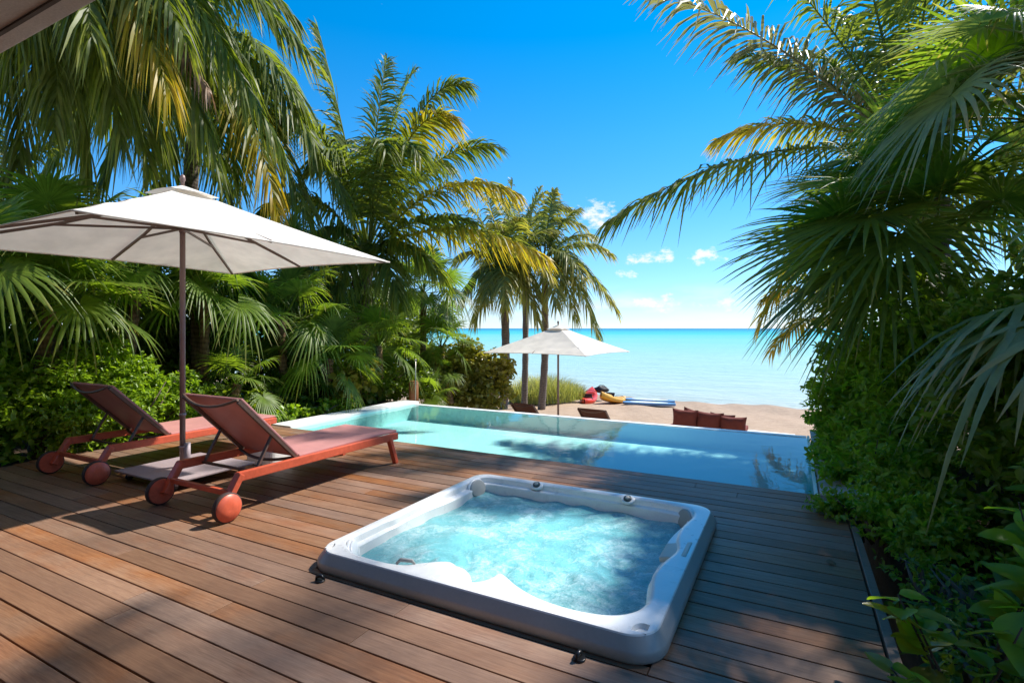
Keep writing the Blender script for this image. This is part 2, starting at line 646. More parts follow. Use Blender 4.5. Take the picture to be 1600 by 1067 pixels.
def sea_mat():
    t = NT('tropical_sea')
    p = t.pos()
    sep = t.n('SeparateXYZ')
    t.l(p, sep.inputs[0])
    y = t.math('SUBTRACT', sep.outputs[1], 24.0)
    wob = t.noise(t.mapping(p, (.02, .05, 1)), 1.0, 4)
    y = t.math('ADD', y, t.math('MULTIPLY', t.math('SUBTRACT', wob, .5), 6.0))
    lg = t.math('LOGARITHM', t.math('MAXIMUM', y, 1.0), 10.0)
    far = t.noise(t.mapping(p, (.0012, .012, 1)), 1.0, 4)
    lg = t.math('ADD', lg, t.math('MULTIPLY', t.math('SUBTRACT', far, .5), .5))
    f = t.math('DIVIDE', lg, 4.0)
    c = t.ramp(f, [(0.0, (.42, .40, .33)), (.12, (.40, .44, .40)), (.27, (.39, .50, .47)), (.42, (.31, .51, .49)),
                   (.55, (.18, .49, .49)), (.63, (.06, .45, .49)), (.71, (.03, .34, .43)), (.80, (.012, .23, .36)), (1.0, (.006, .15, .29))])
    surf = t.math('SUBTRACT', sep.outputs[1], t.math('ADD', 26.75, t.math('ADD', t.math('MULTIPLY', t.noise(t.mapping(p, (.35, .1, 1)), 1.0, 3), 1.3), t.math('MULTIPLY', t.noise(t.mapping(p, (3, 3, 1)), 1.0, 4), .35))))
    sm = t.ramp(t.math('ABSOLUTE', surf), [(.0, (.7,) * 3), (.16, (0, 0, 0))])
    seabed = t.noise(t.mapping(p, (.25, .7, 1)), 1.0, 5, .6)
    c = t.mix(t.ramp(seabed, [(.45, (0, 0, 0)), (.75, (.30,) * 3)]), c, (.20, .33, .34))
    c = t.mix(sm, c, (.74, .74, .72))
    r1 = t.noise(t.mapping(p, (.9, 2.6, 1)), 1.0, 6, .62, .3)
    r2 = t.noise(t.mapping(p, (.12, .45, 1)), 1.0, 5, .6)
    h = t.math('ADD', r1, t.math('MULTIPLY', r2, 2.2))
    nr = t.bump(h, .9, .2)
    df = t.n('BsdfDiffuse')
    t.l(c, df.inputs[0])
    gl = t.n('BsdfGlossy')
    gl.inputs['Roughness'].default_value = .22
    t.l(nr, gl.inputs['Normal'])
    t.l(nr, df.inputs['Normal'])
    lw = t.n('LayerWeight')
    lw.inputs[0].default_value = .25
    t.l(nr, lw.inputs['Normal'])
    mx = t.n('MixShader')
    t.l(t.math('MULTIPLY', lw.outputs['Facing'], .22), mx.inputs[0])
    t.l(df.outputs[0], mx.inputs[1])
    t.l(gl.outputs[0], mx.inputs[2])
    return t.done(mx.outputs[0])


M['sea'] = sea_mat()


def ground_mat():
    t = NT('sand_and_garden_soil')
    p = t.pos()
    n = t.noise(p, 3.0, 6, .65)
    nf = t.noise(p, 45, 4, .7)
    sand = t.ramp(t.math('ADD', t.math('MULTIPLY', n, .6), t.math('MULTIPLY', nf, .4)), [(.32, (.31, .21, .14)), (.68, (.48, .35, .245))])
    soil = t.ramp(n, [(.3, (.035, .024, .016)), (.7, (.10, .07, .045))])
    sep = t.n('SeparateXYZ')
    t.l(p, sep.inputs[0])
    zz = t.n('MapRange')
    zz.inputs['From Min'].default_value = -.5
    zz.inputs['From Max'].default_value = -1.1
    t.l(sep.outputs[2], zz.inputs[0])
    c = t.mix(zz.outputs[0], soil, sand)
    wet = t.n('MapRange')
    wet.inputs['From Min'].default_value = -1.98
    wet.inputs['From Max'].default_value = -2.14
    t.l(t.math('ADD', sep.outputs[2], t.math('MULTIPLY', t.math('SUBTRACT', n, .5), .12)), wet.inputs[0])
    c = t.mix(t.math('MULTIPLY', wet.outputs[0], .55), c, (.25, .19, .14))
    h = t.math('ADD', t.math('MULTIPLY', t.noise(p, 5.5, 4, .6, .4), 1.0), t.math('MULTIPLY', nf, .15))
    return t.done(t.princ(c, .9, 0, .15, t.bump(h, .7, .06)))


M['ground'] = ground_mat()
M['acrylic'] = plain('white_spa_acrylic', (.80, .79, .77), .30, var=.05, scale=90, bump=.015, spec=.5, coat=.3)
M['lip'] = plain('shade_grey_spa_lip', (.40, .39, .375), .34, var=.06, scale=60, bump=.02)  # shade of the tub's outer side put into the colour of the lip
M['grey_pad'] = plain('grey_pillow_foam', (.36, .36, .34), .6, var=.06, scale=120, bump=.06)
M['jet'] = plain('dark_jet_plastic', (.04, .055, .06), .3, var=.1)
M['trim'] = plain('beige_filter_plastic', (.50, .48, .42), .45, var=.05)
M['black'] = plain('black_plastic', (.012, .012, .013), .3, var=.1)
M['red_frame'] = plain('coral_red_painted_timber', (.62, .112, .052), .42, var=.18, scale=25, bump=.06)
M['red_fabric'] = None


def fabric(name, col, trans=.25, weave=260, rough=.75):
    t = NT(name)
    p = t.obj()
    w = t.n('TexWave', wave_type='BANDS', bands_direction='X')
    w.inputs['Scale'].default_value = weave
    t.l(p, w.inputs[0])
    w2 = t.n('TexWave', wave_type='BANDS', bands_direction='Y')
    w2.inputs['Scale'].default_value = weave
    t.l(p, w2.inputs[0])
    h = t.math('ADD', w.outputs['Fac'], w2.outputs['Fac'])
    n = t.noise(p, 4, 4)
    c = t.ramp(n, [(.3, tuple(x * .86 for x in col)), (.7, tuple(min(1, x * 1.06) for x in col))])
    b = t.bump(t.math('ADD', t.math('MULTIPLY', h, .06), t.noise(t.mapping(p, (1.2, 3, 1)), 2.2, 3)), .22, .02)
    pr = t.princ(c, rough, 0, .25, b)
    tr = t.n('BsdfTranslucent')
    t.l(c, tr.inputs[0])
    mx = t.n('MixShader')
    mx.inputs[0].default_value = trans
    t.l(pr, mx.inputs[1])
    t.l(tr.outputs[0], mx.inputs[2])
    return t.done(mx.outputs[0])


M['red_fabric'] = fabric('dusty_red_sling_mesh', (.60, .285, .265), .14, 300, .42)
M['brown_fabric'] = fabric('brown_sling_mesh', (.14, .062, .048), .10, 300, .6)
M['canvas'] = fabric('white_canvas', (.86, .80, .71), .22, 200)
M['cushion'] = fabric('rust_cushion_cloth', (.20, .048, .034), .0, 200)
M['bronze'] = plain('bronze_aluminium', (.15, .095, .075), .42, .35, var=.12)
M['mauve'] = plain('mauve_painted_metal', (.36, .29, .30), .5, .1, var=.1)
M['pole'] = plain('taupe_umbrella_pole', (.24, .155, .135), .45, .2, var=.1)
M['rubber'] = plain('dark_rubber', (.05, .028, .024), .7)
M['red_plastic'] = plain('red_polyethylene', (.62, .045, .02), .35, var=.08)
M['yellow_plastic'] = plain('yellow_polyethylene', (.72, .36, .03), .35, var=.1, scale=6)
M['blue_board'] = plain('blue_epoxy', (.10, .22, .40), .25, var=.15, scale=4)
M['white_board'] = plain('white_epoxy', (.72, .74, .74), .25, var=.06)
M['nylon'] = plain('black_nylon', (.03, .026, .03), .6, var=.3)
M['paver'] = plain('pale_paving', (.50, .48, .47), .8, var=.14, scale=20, bump=.15)
M['steel'] = plain('weathered_steel', (.42, .40, .34), .4, .6)
M['post'] = plain('rust_brown_timber', (.24, .085, .025), .6, var=.3, scale=14)
M['foam'] = plain('wet_white_plaster', (.78, .80, .78), .35, var=.05)

# ------------------------------------------------------------------ ground, sea


def smooth(a, b, x):
    t = np.clip((x - a) / (b - a), 0, 1)
    return t * t * (3 - 2 * t)


def build_ground():
    xs = np.unique(np.concatenate([[-900, -500, -250, -120, -70], np.arange(-45, -12, 1.0), np.arange(-12, 8, .16), np.arange(8, 40, 1.0), [60, 120, 250, 500, 900]]))
    ys = np.unique(np.concatenate([[-60, -30, -15], np.arange(-10, 16, .2), np.arange(16, 34, .3), np.arange(34, 60, 2.0), [80, 120]]))
    X, Y = np.meshgrid(xs, ys)
    garden = -0.10 + .04 * np.sin(X * 2.1 + Y) * np.cos(Y * 1.7)
    inside = (1 - smooth(-7.28, -7.20, X) * (1 - smooth(.62, .70, X)))       # 0 under deck and pool
    lowpit = -1.75
    near = garden * inside + lowpit * (1 - inside)
    beach = -1.42 - .62 * smooth(15, 26.2, Y) - .16 * np.clip((Y - 26.2) / 2, 0, 20) + .035 * np.sin(X * 1.3) * np.sin(Y * 1.1 + X * .4) + .02 * np.sin(X * 3.7 + 1.3 * Y)
    w = smooth(8.9, 11.6, Y)
    w2 = np.where(inside < .5, smooth(8.8, 9.1, Y), w)
    Z = near * (1 - w2) + beach * w2
    v = np.stack([X.ravel(), Y.ravel(), Z.ravel()], 1)
    nx, ny = len(xs), len(ys)
    i = (np.arange(ny - 1)[:, None] * nx + np.arange(nx - 1)[None, :]).ravel()
    f = np.stack([i, i + 1, i + nx + 1, i + nx], 1)
    o = ob('ground', mesh_np('ground', v, f, M['ground'], smooth=True))
    tag(o, kind='structure')


build_ground()


def build_sea():
    ys = np.concatenate([np.arange(22, 60, 1.0), np.geomspace(60, 40000, 40)])
    xs = np.concatenate([-np.geomspace(40000, 30, 30), np.arange(-25, 26, 5.0), np.geomspace(30, 40000, 30)])
    X, Y = np.meshgrid(xs, ys)
    v = np.stack([X.ravel(), Y.ravel(), np.full(X.size, -2.17)], 1)
    nx, ny = len(xs), len(ys)
    i = (np.arange(ny - 1)[:, None] * nx + np.arange(nx - 1)[None, :]).ravel()
    f = np.stack([i, i + 1, i + nx + 1, i + nx], 1)
    o = ob('sea', mesh_np('sea', v, f, M['sea'], smooth=True))
    tag(o, kind='structure')


build_sea()

# ------------------------------------------------------------------ deck
BW = .147            # board pitch
DX0, DX1 = -7.62, .375
deck = MB()
for jx in np.arange(DX0 + .2, DX1, .6):
    if -2.75 < jx < -.45:
        deck.box((jx, .9, -.085), (.06, 2.6, .10))
        deck.box((jx, 4.95, -.085), (.06, .95, .10))
    else:
        deck.box((jx, 2.5, -.085), (.06, 5.9, .10))
deck.box((DX0 / 2 + DX1 / 2, 2.5, -.16), (DX1 - DX0 - .1, 5.9, .04))
deck_o = tag(deck.build('deck', M['joist']), kind='structure')
plank_rng = random.Random(3)
TUBX0, TUBX1, TUBY0, TUBY1 = -2.70, -.51, 2.335, 4.415
row0 = 1.130 - BW * 12
for r in range(60):
    y0 = row0 + r * BW + .0045
    y1 = row0 + (r + 1) * BW - .0045
    if y0 > 5.50:
        break
    y1 = min(y1, 5.53)
    if y1 - y0 < .03:
        continue
    segs = [(DX0 + plank_rng.uniform(-.04, .04), DX1)]
    if y0 < TUBY0 < y1 - .03 or y0 + .03 < TUBY1 < y1:      # narrow filler strip where the tub cuts a board
        fy0, fy1 = (y0, TUBY0 + .03) if y0 < TUBY0 < y1 else (TUBY1 - .03, y1)
        m = MB()
        m.box((0, 0, 0), (TUBX1 - TUBX0 - .106, fy1 - fy0, .028))
        m.build('plank', M['plank'], deck_o, ((TUBX0 + TUBX1) / 2, (fy0 + fy1) / 2, -.0145))
    if y1 > TUBY0 + .03 and y0 < TUBY1 - .03:
        segs = [(segs[0][0], TUBX0 + .05), (TUBX1 - .05, DX1)]
    for a, b in segs:
        cuts = [a]
        if b - a > 3.2:
            c = a + plank_rng.uniform(.9, 2.9)
            while c < b - .8:
                cuts.append(c)
                c += plank_rng.uniform(1.9, 3.4)
        cuts.append(b)
        for s, e in zip(cuts, cuts[1:]):
            m = MB()
            dz = plank_rng.uniform(-.0015, .0015)
            L, W = e - s - .003, y1 - y0
            m.box((0, 0, 0), (L, W, .028), bev=.0035)
            o = m.build('plank', M['plank'], deck_o, ((s + e) / 2, (y0 + y1) / 2, -.014 + dz))
            o.rotation_euler = (plank_rng.uniform(-.004, .004), 0, plank_rng.uniform(-.0006, .0006))
m = MB()
m.box((.405, 2.45, -.03), (.045, 6.1, .10), bev=.004)
m.build('edge_board', M['plank'], deck_o)

# ------------------------------------------------------------------ pool
PX0, PX1, PY0, PY1, PZ = -6.72, .17, 5.555, 8.46, -.31
WZ = -.028
pool = MB()
pool.box(((PX0 + PX1) / 2, (PY0 + PY1) / 2, PZ - .06), (PX1 - PX0 + .3, PY1 - PY0 + .3, .12))
pool_o = tag(pool.build('pool', M['pool']), kind='structure')


def wall(name, x0, x1, y0, y1, z0, z1, mat, bev=.0):
    m = MB()
    m.box(((x0 + x1) / 2, (y0 + y1) / 2, (z0 + z1) / 2), (x1 - x0, y1 - y0, z1 - z0), bev=bev)
    return m.build(name, mat, pool_o)


wall('pool_wall', PX0 - .15, PX0, PY0, PY1 + .1, PZ, -.012, M['pool'])
wall('pool_wall', PX0, PX1, PY0 - .02, PY0, PZ, -.032, M['pool'])
wall('pool_wall', PX1, PX1 + .03, PY0, PY1 + .1, PZ, -.010, M['pool'])
wall('pool_wall', PX0, PX1, PY1, PY1 + .02, PZ, -.040, M['pool'])
wall('infinity_edge', PX0 + .005, PX1 - .005, PY1 + .022, PY1 + .16, -1.7, -.022, M['foam'], .012)
wall('coping', PX0 - .42, PX0 - .003, PY0 - .02, PY1 + .20, -.10, .022, M['plaster'], .01)
me = mesh_np('pool_water', [(PX0 + .001, PY0 + .001, WZ), (PX1 - .001, PY0 + .001, WZ), (PX1 - .001, PY1 + .02, WZ), (PX0 + .001, PY1 + .02, WZ)], np.array([[0, 1, 2, 3]]), M['pool_water'])
tag(ob('pool_water', me), kind='structure')

# pale paving beside the pool
path = MB()
path.box((.46, 7.35, -.075), (.40, 3.5, .09))
path_o = tag(path.build('paved_path', M['paver']), kind='structure')
for k in range(6):
    for j in range(1):
        m = MB()
        m.box((0, 0, 0), (.37, .555, .03), bev=.004)
        m.build('paver', M['paver'], path_o, (.40, 5.84 + k * .57, -.012 + .002 * (k % 3)))

# ------------------------------------------------------------------ house behind the camera: only its roof edge shows
house = empty('house', (-2.5, -1.3, 0))
tag(house, 'house with a rough grey concrete roof overhang at the upper left', 'house')
m = MB()
m.box((0, 1.16, 3.16), (15, 2.8, .32), bev=.008)
roof = m.build('roof', M['concrete'], house)
m = MB()
m.box((0, 2.465, 2.993), (15, .018, .012))
m.build('drip_groove', M['joist'], roof)
for k, (x0, x1, z0, z1) in enumerate(((-7.5, -3.2, -.1, 3.0), (2.6, 7.5, -.1, 3.0), (-3.2, 2.6, 2.55, 3.0), (-7.5, 7.5, 3.32, 7.0))):  # last box: unseen white upper storey, added to bounce sunlight into the scene
    m = MB()
    m.box(((x0 + x1) / 2, -.12, (z0 + z1) / 2), (x1 - x0, .24, z1 - z0 - .002))
    m.build('wall', M['plaster'], house)
for k in range(3):  # windows dressing the added, unseen upper storey
    m = MB()
    m.box((-4.8 + k * 4.8, .005, 5.0), (1.5, .03, 1.3), bev=.004)
    w_ = m.build('window', M['bronze'], house)
    m = MB()
    m.box((-4.8 + k * 4.8, .022, 5.0), (1.34, .012, 1.14))
    m.build('pane', M['jet'], w_)
m = MB()
m.box((-.3, -.2, 1.25), (5.76, .05, 2.56))
m.build('glass_door', M['jet'], house)

# ------------------------------------------------------------------ hot tub
TZ = .115


def rrect(x0, x1, y0, y1, r, seg=10):
    pts = []
    for cx, cy, a0 in ((x1 - r, y1 - r, 0), (x0 + r, y1 - r, 90), (x0 + r, y0 + r, 180), (x1 - r, y0 + r, 270)):
        for k in range(seg + 1):
            a = R(a0 + 90 * k / seg)
            pts.append((cx + r * math.cos(a), cy + r * math.sin(a)))
    return pts


def chaikin(p, n=2):
    for _ in range(n):
        q = []
        for i in range(len(p)):
            a, b = p[i], p[(i + 1) % len(p)]
            q.append((a[0] * .75 + b[0] * .25, a[1] * .75 + b[1] * .25))
            q.append((a[0] * .25 + b[0] * .75, a[1] * .25 + b[1] * .75))
        p = q
    return p


def resample(p, n):
    p = np.array(p + [p[0]])
    d = np.concatenate([[0], np.cumsum(np.linalg.norm(np.diff(p, axis=0), axis=1))])
    s = np.linspace(0, d[-1], n, endpoint=False)
    return np.stack([np.interp(s, d, p[:, 0]), np.interp(s, d, p[:, 1])], 1)


def ccw(p):
    a = sum(p[i][0] * p[(i + 1) % len(p)][1] - p[(i + 1) % len(p)][0] * p[i][1] for i in range(len(p)))
    return p if a > 0 else p[::-1]


def offset(p, d):
    """move a closed ccw polyline inward by d"""
    nx = np.roll(p, -1, 0) - np.roll(p, 1, 0)
    nx /= np.linalg.norm(nx, axis=1)[:, None] + 1e-9
    nrm = np.stack([-nx[:, 1], nx[:, 0]], 1)
    q = p + nrm * d
    for _ in range(2):
        q = q * .6 + .2 * np.roll(q, 1, 0) + .2 * np.roll(q, -1, 0)
    return q


INNER = [(-2.460, 2.451), (-2.602, 2.581), (-2.686, 2.724), (-2.685, 2.931), (-2.612, 2.999), (-2.571, 3.035), (-2.599, 3.126), (-2.637, 3.456), (-2.653, 3.634), (-2.600, 3.802), (-2.592, 3.889), (-2.681, 4.108), (-2.661, 4.287), (-2.446, 4.476), (-2.135, 4.397), (-1.925, 4.328), (-1.630, 4.315), (-1.263, 4.313), (-1.133, 4.344), (-0.858, 4.310), (-0.695, 4.262), (-0.646, 4.130), (-0.689, 3.903), (-0.695, 3.726), (-0.679, 3.575), (-0.641, 3.458), (-0.658, 3.342), (-0.681, 3.269), (-0.706, 3.074), (-0.700, 2.972), (-0.651, 2.752), (-0.665, 2.625), (-0.740, 2.526), (-0.832, 2.484), (-0.979, 2.466), (-1.158, 2.484), (-1.345, 2.563), (-1.449, 2.644), (-1.491, 2.658), (-1.489, 2.597), (-1.503, 2.521), (-1.550, 2.471), (-1.615, 2.462), (-1.656, 2.491), (-1.746, 2.607), (-1.800, 2.646), (-1.861, 2.614), (-1.960, 2.532), (-2.019, 2.463), (-2.131, 2.413), (-2.274, 2.405)]
INNER = [(min(max(x, TUBX0 + .105), TUBX1 - .105), min(max(y, TUBY0 + .105), TUBY1 - .105)) for x, y in INNER]
inner = resample(chaikin(ccw(INNER), 2), 220)
TCX, TCY = (TUBX0 + TUBX1) / 2, (TUBY0 + TUBY1) / 2

tub = empty('hot_tub', (TCX, TCY, 0))
tag(tub, 'square white acrylic hot tub full of bubbling turquoise water, sunk in the deck', 'hot tub')


def ring_loft(bm, rings, close=True, smooth_=True):
    vr = [[bm.verts.new(tuple(p)) for p in r] for r in rings]
    n = len(vr[0])
    for a, b in zip(vr, vr[1:]):
        for k in range(n):
            f = bm.faces.new((a[k], a[(k + 1) % n], b[(k + 1) % n], b[k]))
            f.smooth = smooth_
    return vr


def with_z(p, z):
    return [(q[0] - TCX, q[1] - TCY, z) for q in p]


bm = bmesh.new()
RC = .17
prof = [(.06, -.026), (.022, -.012), (.005, .002), (0, .014), (0, .048), (.005, .058), (.038, .106), (.0425, .113), (.050, TZ)]
orings = []
for d, z in prof:
    orings.append(with_z(rrect(TUBX0 + d, TUBX1 - d, TUBY0 + d, TUBY1 - d, RC - d * .6), z))
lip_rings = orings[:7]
ov = ring_loft(bm, orings[6:])
# moulded basin wall: rolled edge, a ledge of varying width just above the water, then the seat back
ph_ = np.arctan2(inner[:, 1] - TCY, inner[:, 0] - TCX)
ledge = .026 + .022 * np.sin(3 * ph_ + .6) + .014 * np.sin(7 * ph_ + 1.0)
ledge = np.clip(ledge, .004, .07)


def off_var(d, extra):
    q = offset(inner, d)
    tg = np.roll(inner, -2, 0) - np.roll(inner, 2, 0)
    tg /= np.linalg.norm(tg, axis=1)[:, None] + 1e-9
    return q + np.stack([-tg[:, 1], tg[:, 0]], 1) * extra[:, None]


zero = np.zeros(len(inner))
i_prof = [(-.030, TZ, zero), (-.012, TZ - .003, zero), (0, TZ - .012, zero), (.004, TZ - .030, zero), (.007, TZ - .052, zero), (.010, TZ - .058, ledge), (.013, TZ - .066, ledge + .004), (.018, TZ - .12, ledge), (.03, -.10, ledge), (.08, -.28, zero), (.16, -.40, zero), (.20, -.44, zero)]
irings = [with_z(off_var(d, ex), z) for d, z, ex in i_prof]
iv = ring_loft(bm, irings)
# recessed corner trays and hand-hold scoops in the rim
HOLES = []


def hole(pts):
    h_ = resample(chaikin(ccw(pts), 2), 28)
    lim = offset(inner, -.036)
    x0, x1, y0, y1 = TUBX0 + .08, TUBX1 - .08, TUBY0 + .08, TUBY1 - .08
    h_[:, 0] = np.clip(h_[:, 0], x0, x1)
    h_[:, 1] = np.clip(h_[:, 1], y0, y1)
    for q in h_:
        c = False
        j = len(lim) - 1
        for i in range(len(lim)):
            if (lim[i][1] > q[1]) != (lim[j][1] > q[1]) and q[0] < (lim[j][0] - lim[i][0]) * (q[1] - lim[i][1]) / (lim[j][1] - lim[i][1]) + lim[i][0]:
                c = not c
            j = i
        if c:
            return
    HOLES.append(h_)


hole([(-0.662, 2.405), (-0.661, 2.466), (-0.623, 2.504), (-0.565, 2.486), (-0.518, 2.487), (-0.522, 2.450), (-0.561, 2.396), (-0.625, 2.351)])
hole([(-2.634, 2.376), (-2.673, 2.468), (-2.645, 2.506), (-2.591, 2.488), (-2.570, 2.409), (-2.522, 2.349)])
hole([(-0.687, 3.024), (-0.662, 3.073), (-0.609, 3.092), (-0.604, 3.033), (-0.659, 2.995)])
hole([(-0.667, 3.829), (-0.634, 3.888), (-0.590, 3.883), (-0.587, 3.806), (-0.641, 3.777)])
hole([(-2.723, 3.028), (-2.720, 3.108), (-2.658, 3.094), (-2.628, 3.018)])
hole([(-2.725, 3.866), (-2.731, 3.974), (-2.657, 3.946), (-2.644, 3.866)])
top_loops = [ov[-1], iv[0]]
for hpts in HOLES:
    top = [bm.verts.new((q[0] - TCX, q[1] - TCY, TZ)) for q in hpts]
    hp2 = offset(hpts, .006)
    low = [bm.verts.new((q[0] - TCX, q[1] - TCY, TZ - .022)) for q in hp2]
    n = len(top)
    for k in range(n):
        f = bm.faces.new((top[k], low[k], low[(k + 1) % n], top[(k + 1) % n]))
    bm.faces.new(low)
    top_loops.append(top)
# flat top of the rim: constrained triangulation between outer edge, basin opening and recesses
pv, pe, allv = [], [], []
for lp in top_loops:
    b0 = len(pv)
    pv += [Vector((q.co.x, q.co.y)) for q in lp]
    allv += lp
    pe += [(b0 + k, b0 + (k + 1) % len(lp)) for k in range(len(lp))]
res = delaunay_2d_cdt(pv, pe, [], 0, 1e-5)


def in_poly(x, y, lp):
    c = False
    j = len(lp) - 1
    for i in range(len(lp)):
        xi, yi, xj, yj = lp[i].co.x, lp[i].co.y, lp[j].co.x, lp[j].co.y
        if (yi > y) != (yj > y) and x < (xj - xi) * (y - yi) / (yj - yi) + xi:
            c = not c
        j = i
    return c


vmap = []
for k, co in enumerate(res[0]):
    src_ = res[3][k]
    vmap.append(allv[src_[0]] if src_ else bm.verts.new((co.x, co.y, TZ)))
for tri_ in res[2]:
    x = sum(res[0][k].x for k in tri_) / 3
    y = sum(res[0][k].y for k in tri_) / 3
    if not in_poly(x, y, top_loops[0]) or any(in_poly(x, y, lp) for lp in top_loops[1:]):
        continue
    try:
        bm.faces.new([vmap[k] for k in tri_])
    except ValueError:
        pass
bm.faces.new(iv[-1])
bmesh.ops.recalc_face_normals(bm, faces=bm.faces)
me = bpy.data.meshes.new('shell')
bm.to_mesh(me)
bm.free()
me.polygons.foreach_set('use_smooth', np.ones(len(me.polygons), dtype=bool))
me.set_sharp_from_angle(angle=R(32))
me.materials.append(M['acrylic'])
shell = ob('shell', me, tub)
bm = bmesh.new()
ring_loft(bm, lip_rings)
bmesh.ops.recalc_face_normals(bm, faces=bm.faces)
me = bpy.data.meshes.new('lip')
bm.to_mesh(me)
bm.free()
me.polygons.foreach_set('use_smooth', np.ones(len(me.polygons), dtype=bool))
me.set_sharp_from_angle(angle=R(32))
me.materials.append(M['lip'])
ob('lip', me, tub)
# water sheet: fine triangulated disc following the basin outline, with real ripples
wp = offset(inner, .004)
cen = wp.mean(0)
rad = np.linspace(0, 1, 46)[1:]
V = [np.array([[cen[0], cen[1]]])] + [cen + (wp - cen) * t for t in rad]
V = np.concatenate(V)
n = len(wp)
tris = np.stack([np.zeros(n, int), 1 + np.arange(n), 1 + (np.arange(n) + 1) % n], 1)
quads = []
for k in range(len(rad) - 1):
    a = 1 + k * n + np.arange(n)
    b = 1 + k * n + (np.arange(n) + 1) % n
    quads.append(np.stack([a, a + n, b + n, b], 1))
vx, vy = V[:, 0], V[:, 1]
wz = np.zeros(len(V))
wr = np.random.default_rng(5)
for k in range(46):
    fr_ = wr.uniform(7, 34)
    an = wr.uniform(0, 6.28)
    wz += .007 / (fr_ ** .6) * np.sin(fr_ * (vx * math.cos(an) + vy * math.sin(an)) + wr.uniform(0, 6.28) + 1.2 * np.sin(3 * vx + 2 * vy + k))
for jx_, jy_, amp in ((-2.05, 2.85, .014), (-1.4, 2.95, .010), (-1.0, 3.4, .010), (-1.9, 3.9, .008)):
    dd = np.hypot(vx - jx_, vy - jy_)
    wz += amp * np.exp(-dd * 5) * np.cos(dd * 48)
V3 = np.stack([vx - TCX, vy - TCY, -.018 + wz], 1)
wat = ob('spa_water', mesh_np('spa_water', V3, [tris] + [np.concatenate(quads)], M['spa_water'], smooth=True), tub)


def disc_obj(name, c, nrm, r, th, mat, parent, dome=.3, n=28, squash=1.0):
    """rounded cushion disc facing nrm"""
    nrm = Vector(nrm).normalized()
    q = nrm.to_track_quat('Z', 'Y').to_matrix()
    m = MB()
    rings = [(1.0, 0), (1.0, th * .5), (.95, th * .85), (.85, th), (.5, th * (1 + dome * .6)), (.12, th * (1 + dome))]
    vr = []
    for f_, z_ in rings:
        vr.append([m.bm.verts.new(Vector(c) + q @ Vector((r * f_ * math.cos(2 * math.pi * k / n), r * f_ * squash * math.sin(2 * math.pi * k / n), z_))) for k in range(n)])
    for a, b in zip(vr, vr[1:]):
        for k in range(n):
            fc = m.bm.faces.new((a[k], a[(k + 1) % n], b[(k + 1) % n], b[k]))
            fc.smooth = True
    m.bm.faces.new(vr[-1])
    return m.build(name, mat, parent)


def tl(x, y, z):
    return (x - TCX, y - TCY, z)


def pillow(x, y, r, mat, z=.046):
    # seated on the basin wall nearest to (x, y), facing into the tub
    k = int(np.argmin(np.hypot(inner[:, 0] - x, inner[:, 1] - y)))
    tg = inner[(k + 5) % 220] - inner[k - 5]
    nn = Vector((-tg[1], tg[0], 0)).normalized()
    nrm = (nn + Vector((0, 0, .30))).normalized()
    c = Vector(tl(inner[k][0], inner[k][1], z)) + nn * (.018 + float(ledge[k]))
    s = disc_obj('pillow_surround', c - nrm * .02, nrm, r * 1.15, .02, M['acrylic'], tub, .05, squash=.74)
    disc_obj('pillow', c, nrm, r, .016, mat, s, .3, squash=.74)


pillow(-2.433, 4.139, .105, M['grey_pad'])
pillow(-0.722, 4.199, .098, M['grey_pad'])
pillow(-2.524, 2.588, .095, M['acrylic'])
for x, y, z in ((-2.021, 4.293, .092), (-1.198, 4.293, .092)):
    k_ = disc_obj('diverter_valve', tl(x, y, z), (0, -.55, 1), .058, .016, M['acrylic'], tub, .1, squash=.8)
    disc_obj('cap', tl(x, y - .006, z + .013), (0, -.55, 1), .034, .014, M['jet'], k_, .3, 16)
    disc_obj('cap_top', tl(x, y - .014, z + .026), (0, -.55, 1), .018, .008, M['grey_pad'], k_, .3, 12)
for x, y, z, nn in ((-2.550, 4.086, -0.080, (.5, -.6, .6)), (-2.314, 4.332, -0.080, (.2, -.9, .5)), (-1.626, 4.321, -0.100, (0, -.9, .5)), (-0.908, 4.482, -0.080, (-.5, -.8, .4)), (-0.858, 4.411, -0.080, (-.7, -.5, .4)), (-0.885, 4.394, -0.100, (-.6, -.6, .4)), (-2.436, 3.999, -0.150, (.6, -.4, .6))):
    j = disc_obj('jet', tl(x, y, z), nn, .04, .012, M['jet'], tub, .2, 18)
    disc_obj('nozzle', Vector(tl(x, y, z)) + Vector(nn).normalized() * .014, nn, .018, .008, M['trim'], j, .2, 12)
m = MB()
m.box((0, 0, 0), (.17, .25, .035), bev=.012)
fc = m.build('filter_cover', M['trim'], tub, tl(-0.654, 3.462, 0.085))
fc.rotation_euler = (0, R(-14), 0)
m = MB()
m.tube([(-.045, -.02, .0), (-.03, .0, .02), (.04, .02, .02), (.055, .03, 0)], [.008, .012, .011, .006], 10)
m.build('air_control', M['grey_pad'], tub, tl(-2.025, 2.470, 0.112))

# cover-strap anchors on the deck
for i, (x, y) in enumerate(((-2.482, 2.252), (-0.858, 2.271))):
    a = empty('strap_anchor', (x, y, 0), R(20 + 60 * i))
    tag(a, ['black strap anchor on the deck off the tub\'s near left corner', 'black strap anchor on the deck off the tub\'s near right corner'][i], 'anchor', 'strap anchors on the deck')
    b = MB()
    b.cyl((0, 0, 0), (0, 0, .012), .030, 20, .003)
    b.build('base', M['black'], a)
    b = MB()
    b.tube([(-.024, 0, .012), (-.018, 0, .030), (.006, 0, .034), (.03, .004, .016)], [.007, .011, .011, .006], 8)
    b.build('hook', M['black'], a)

# ------------------------------------------------------------------ sun loungers


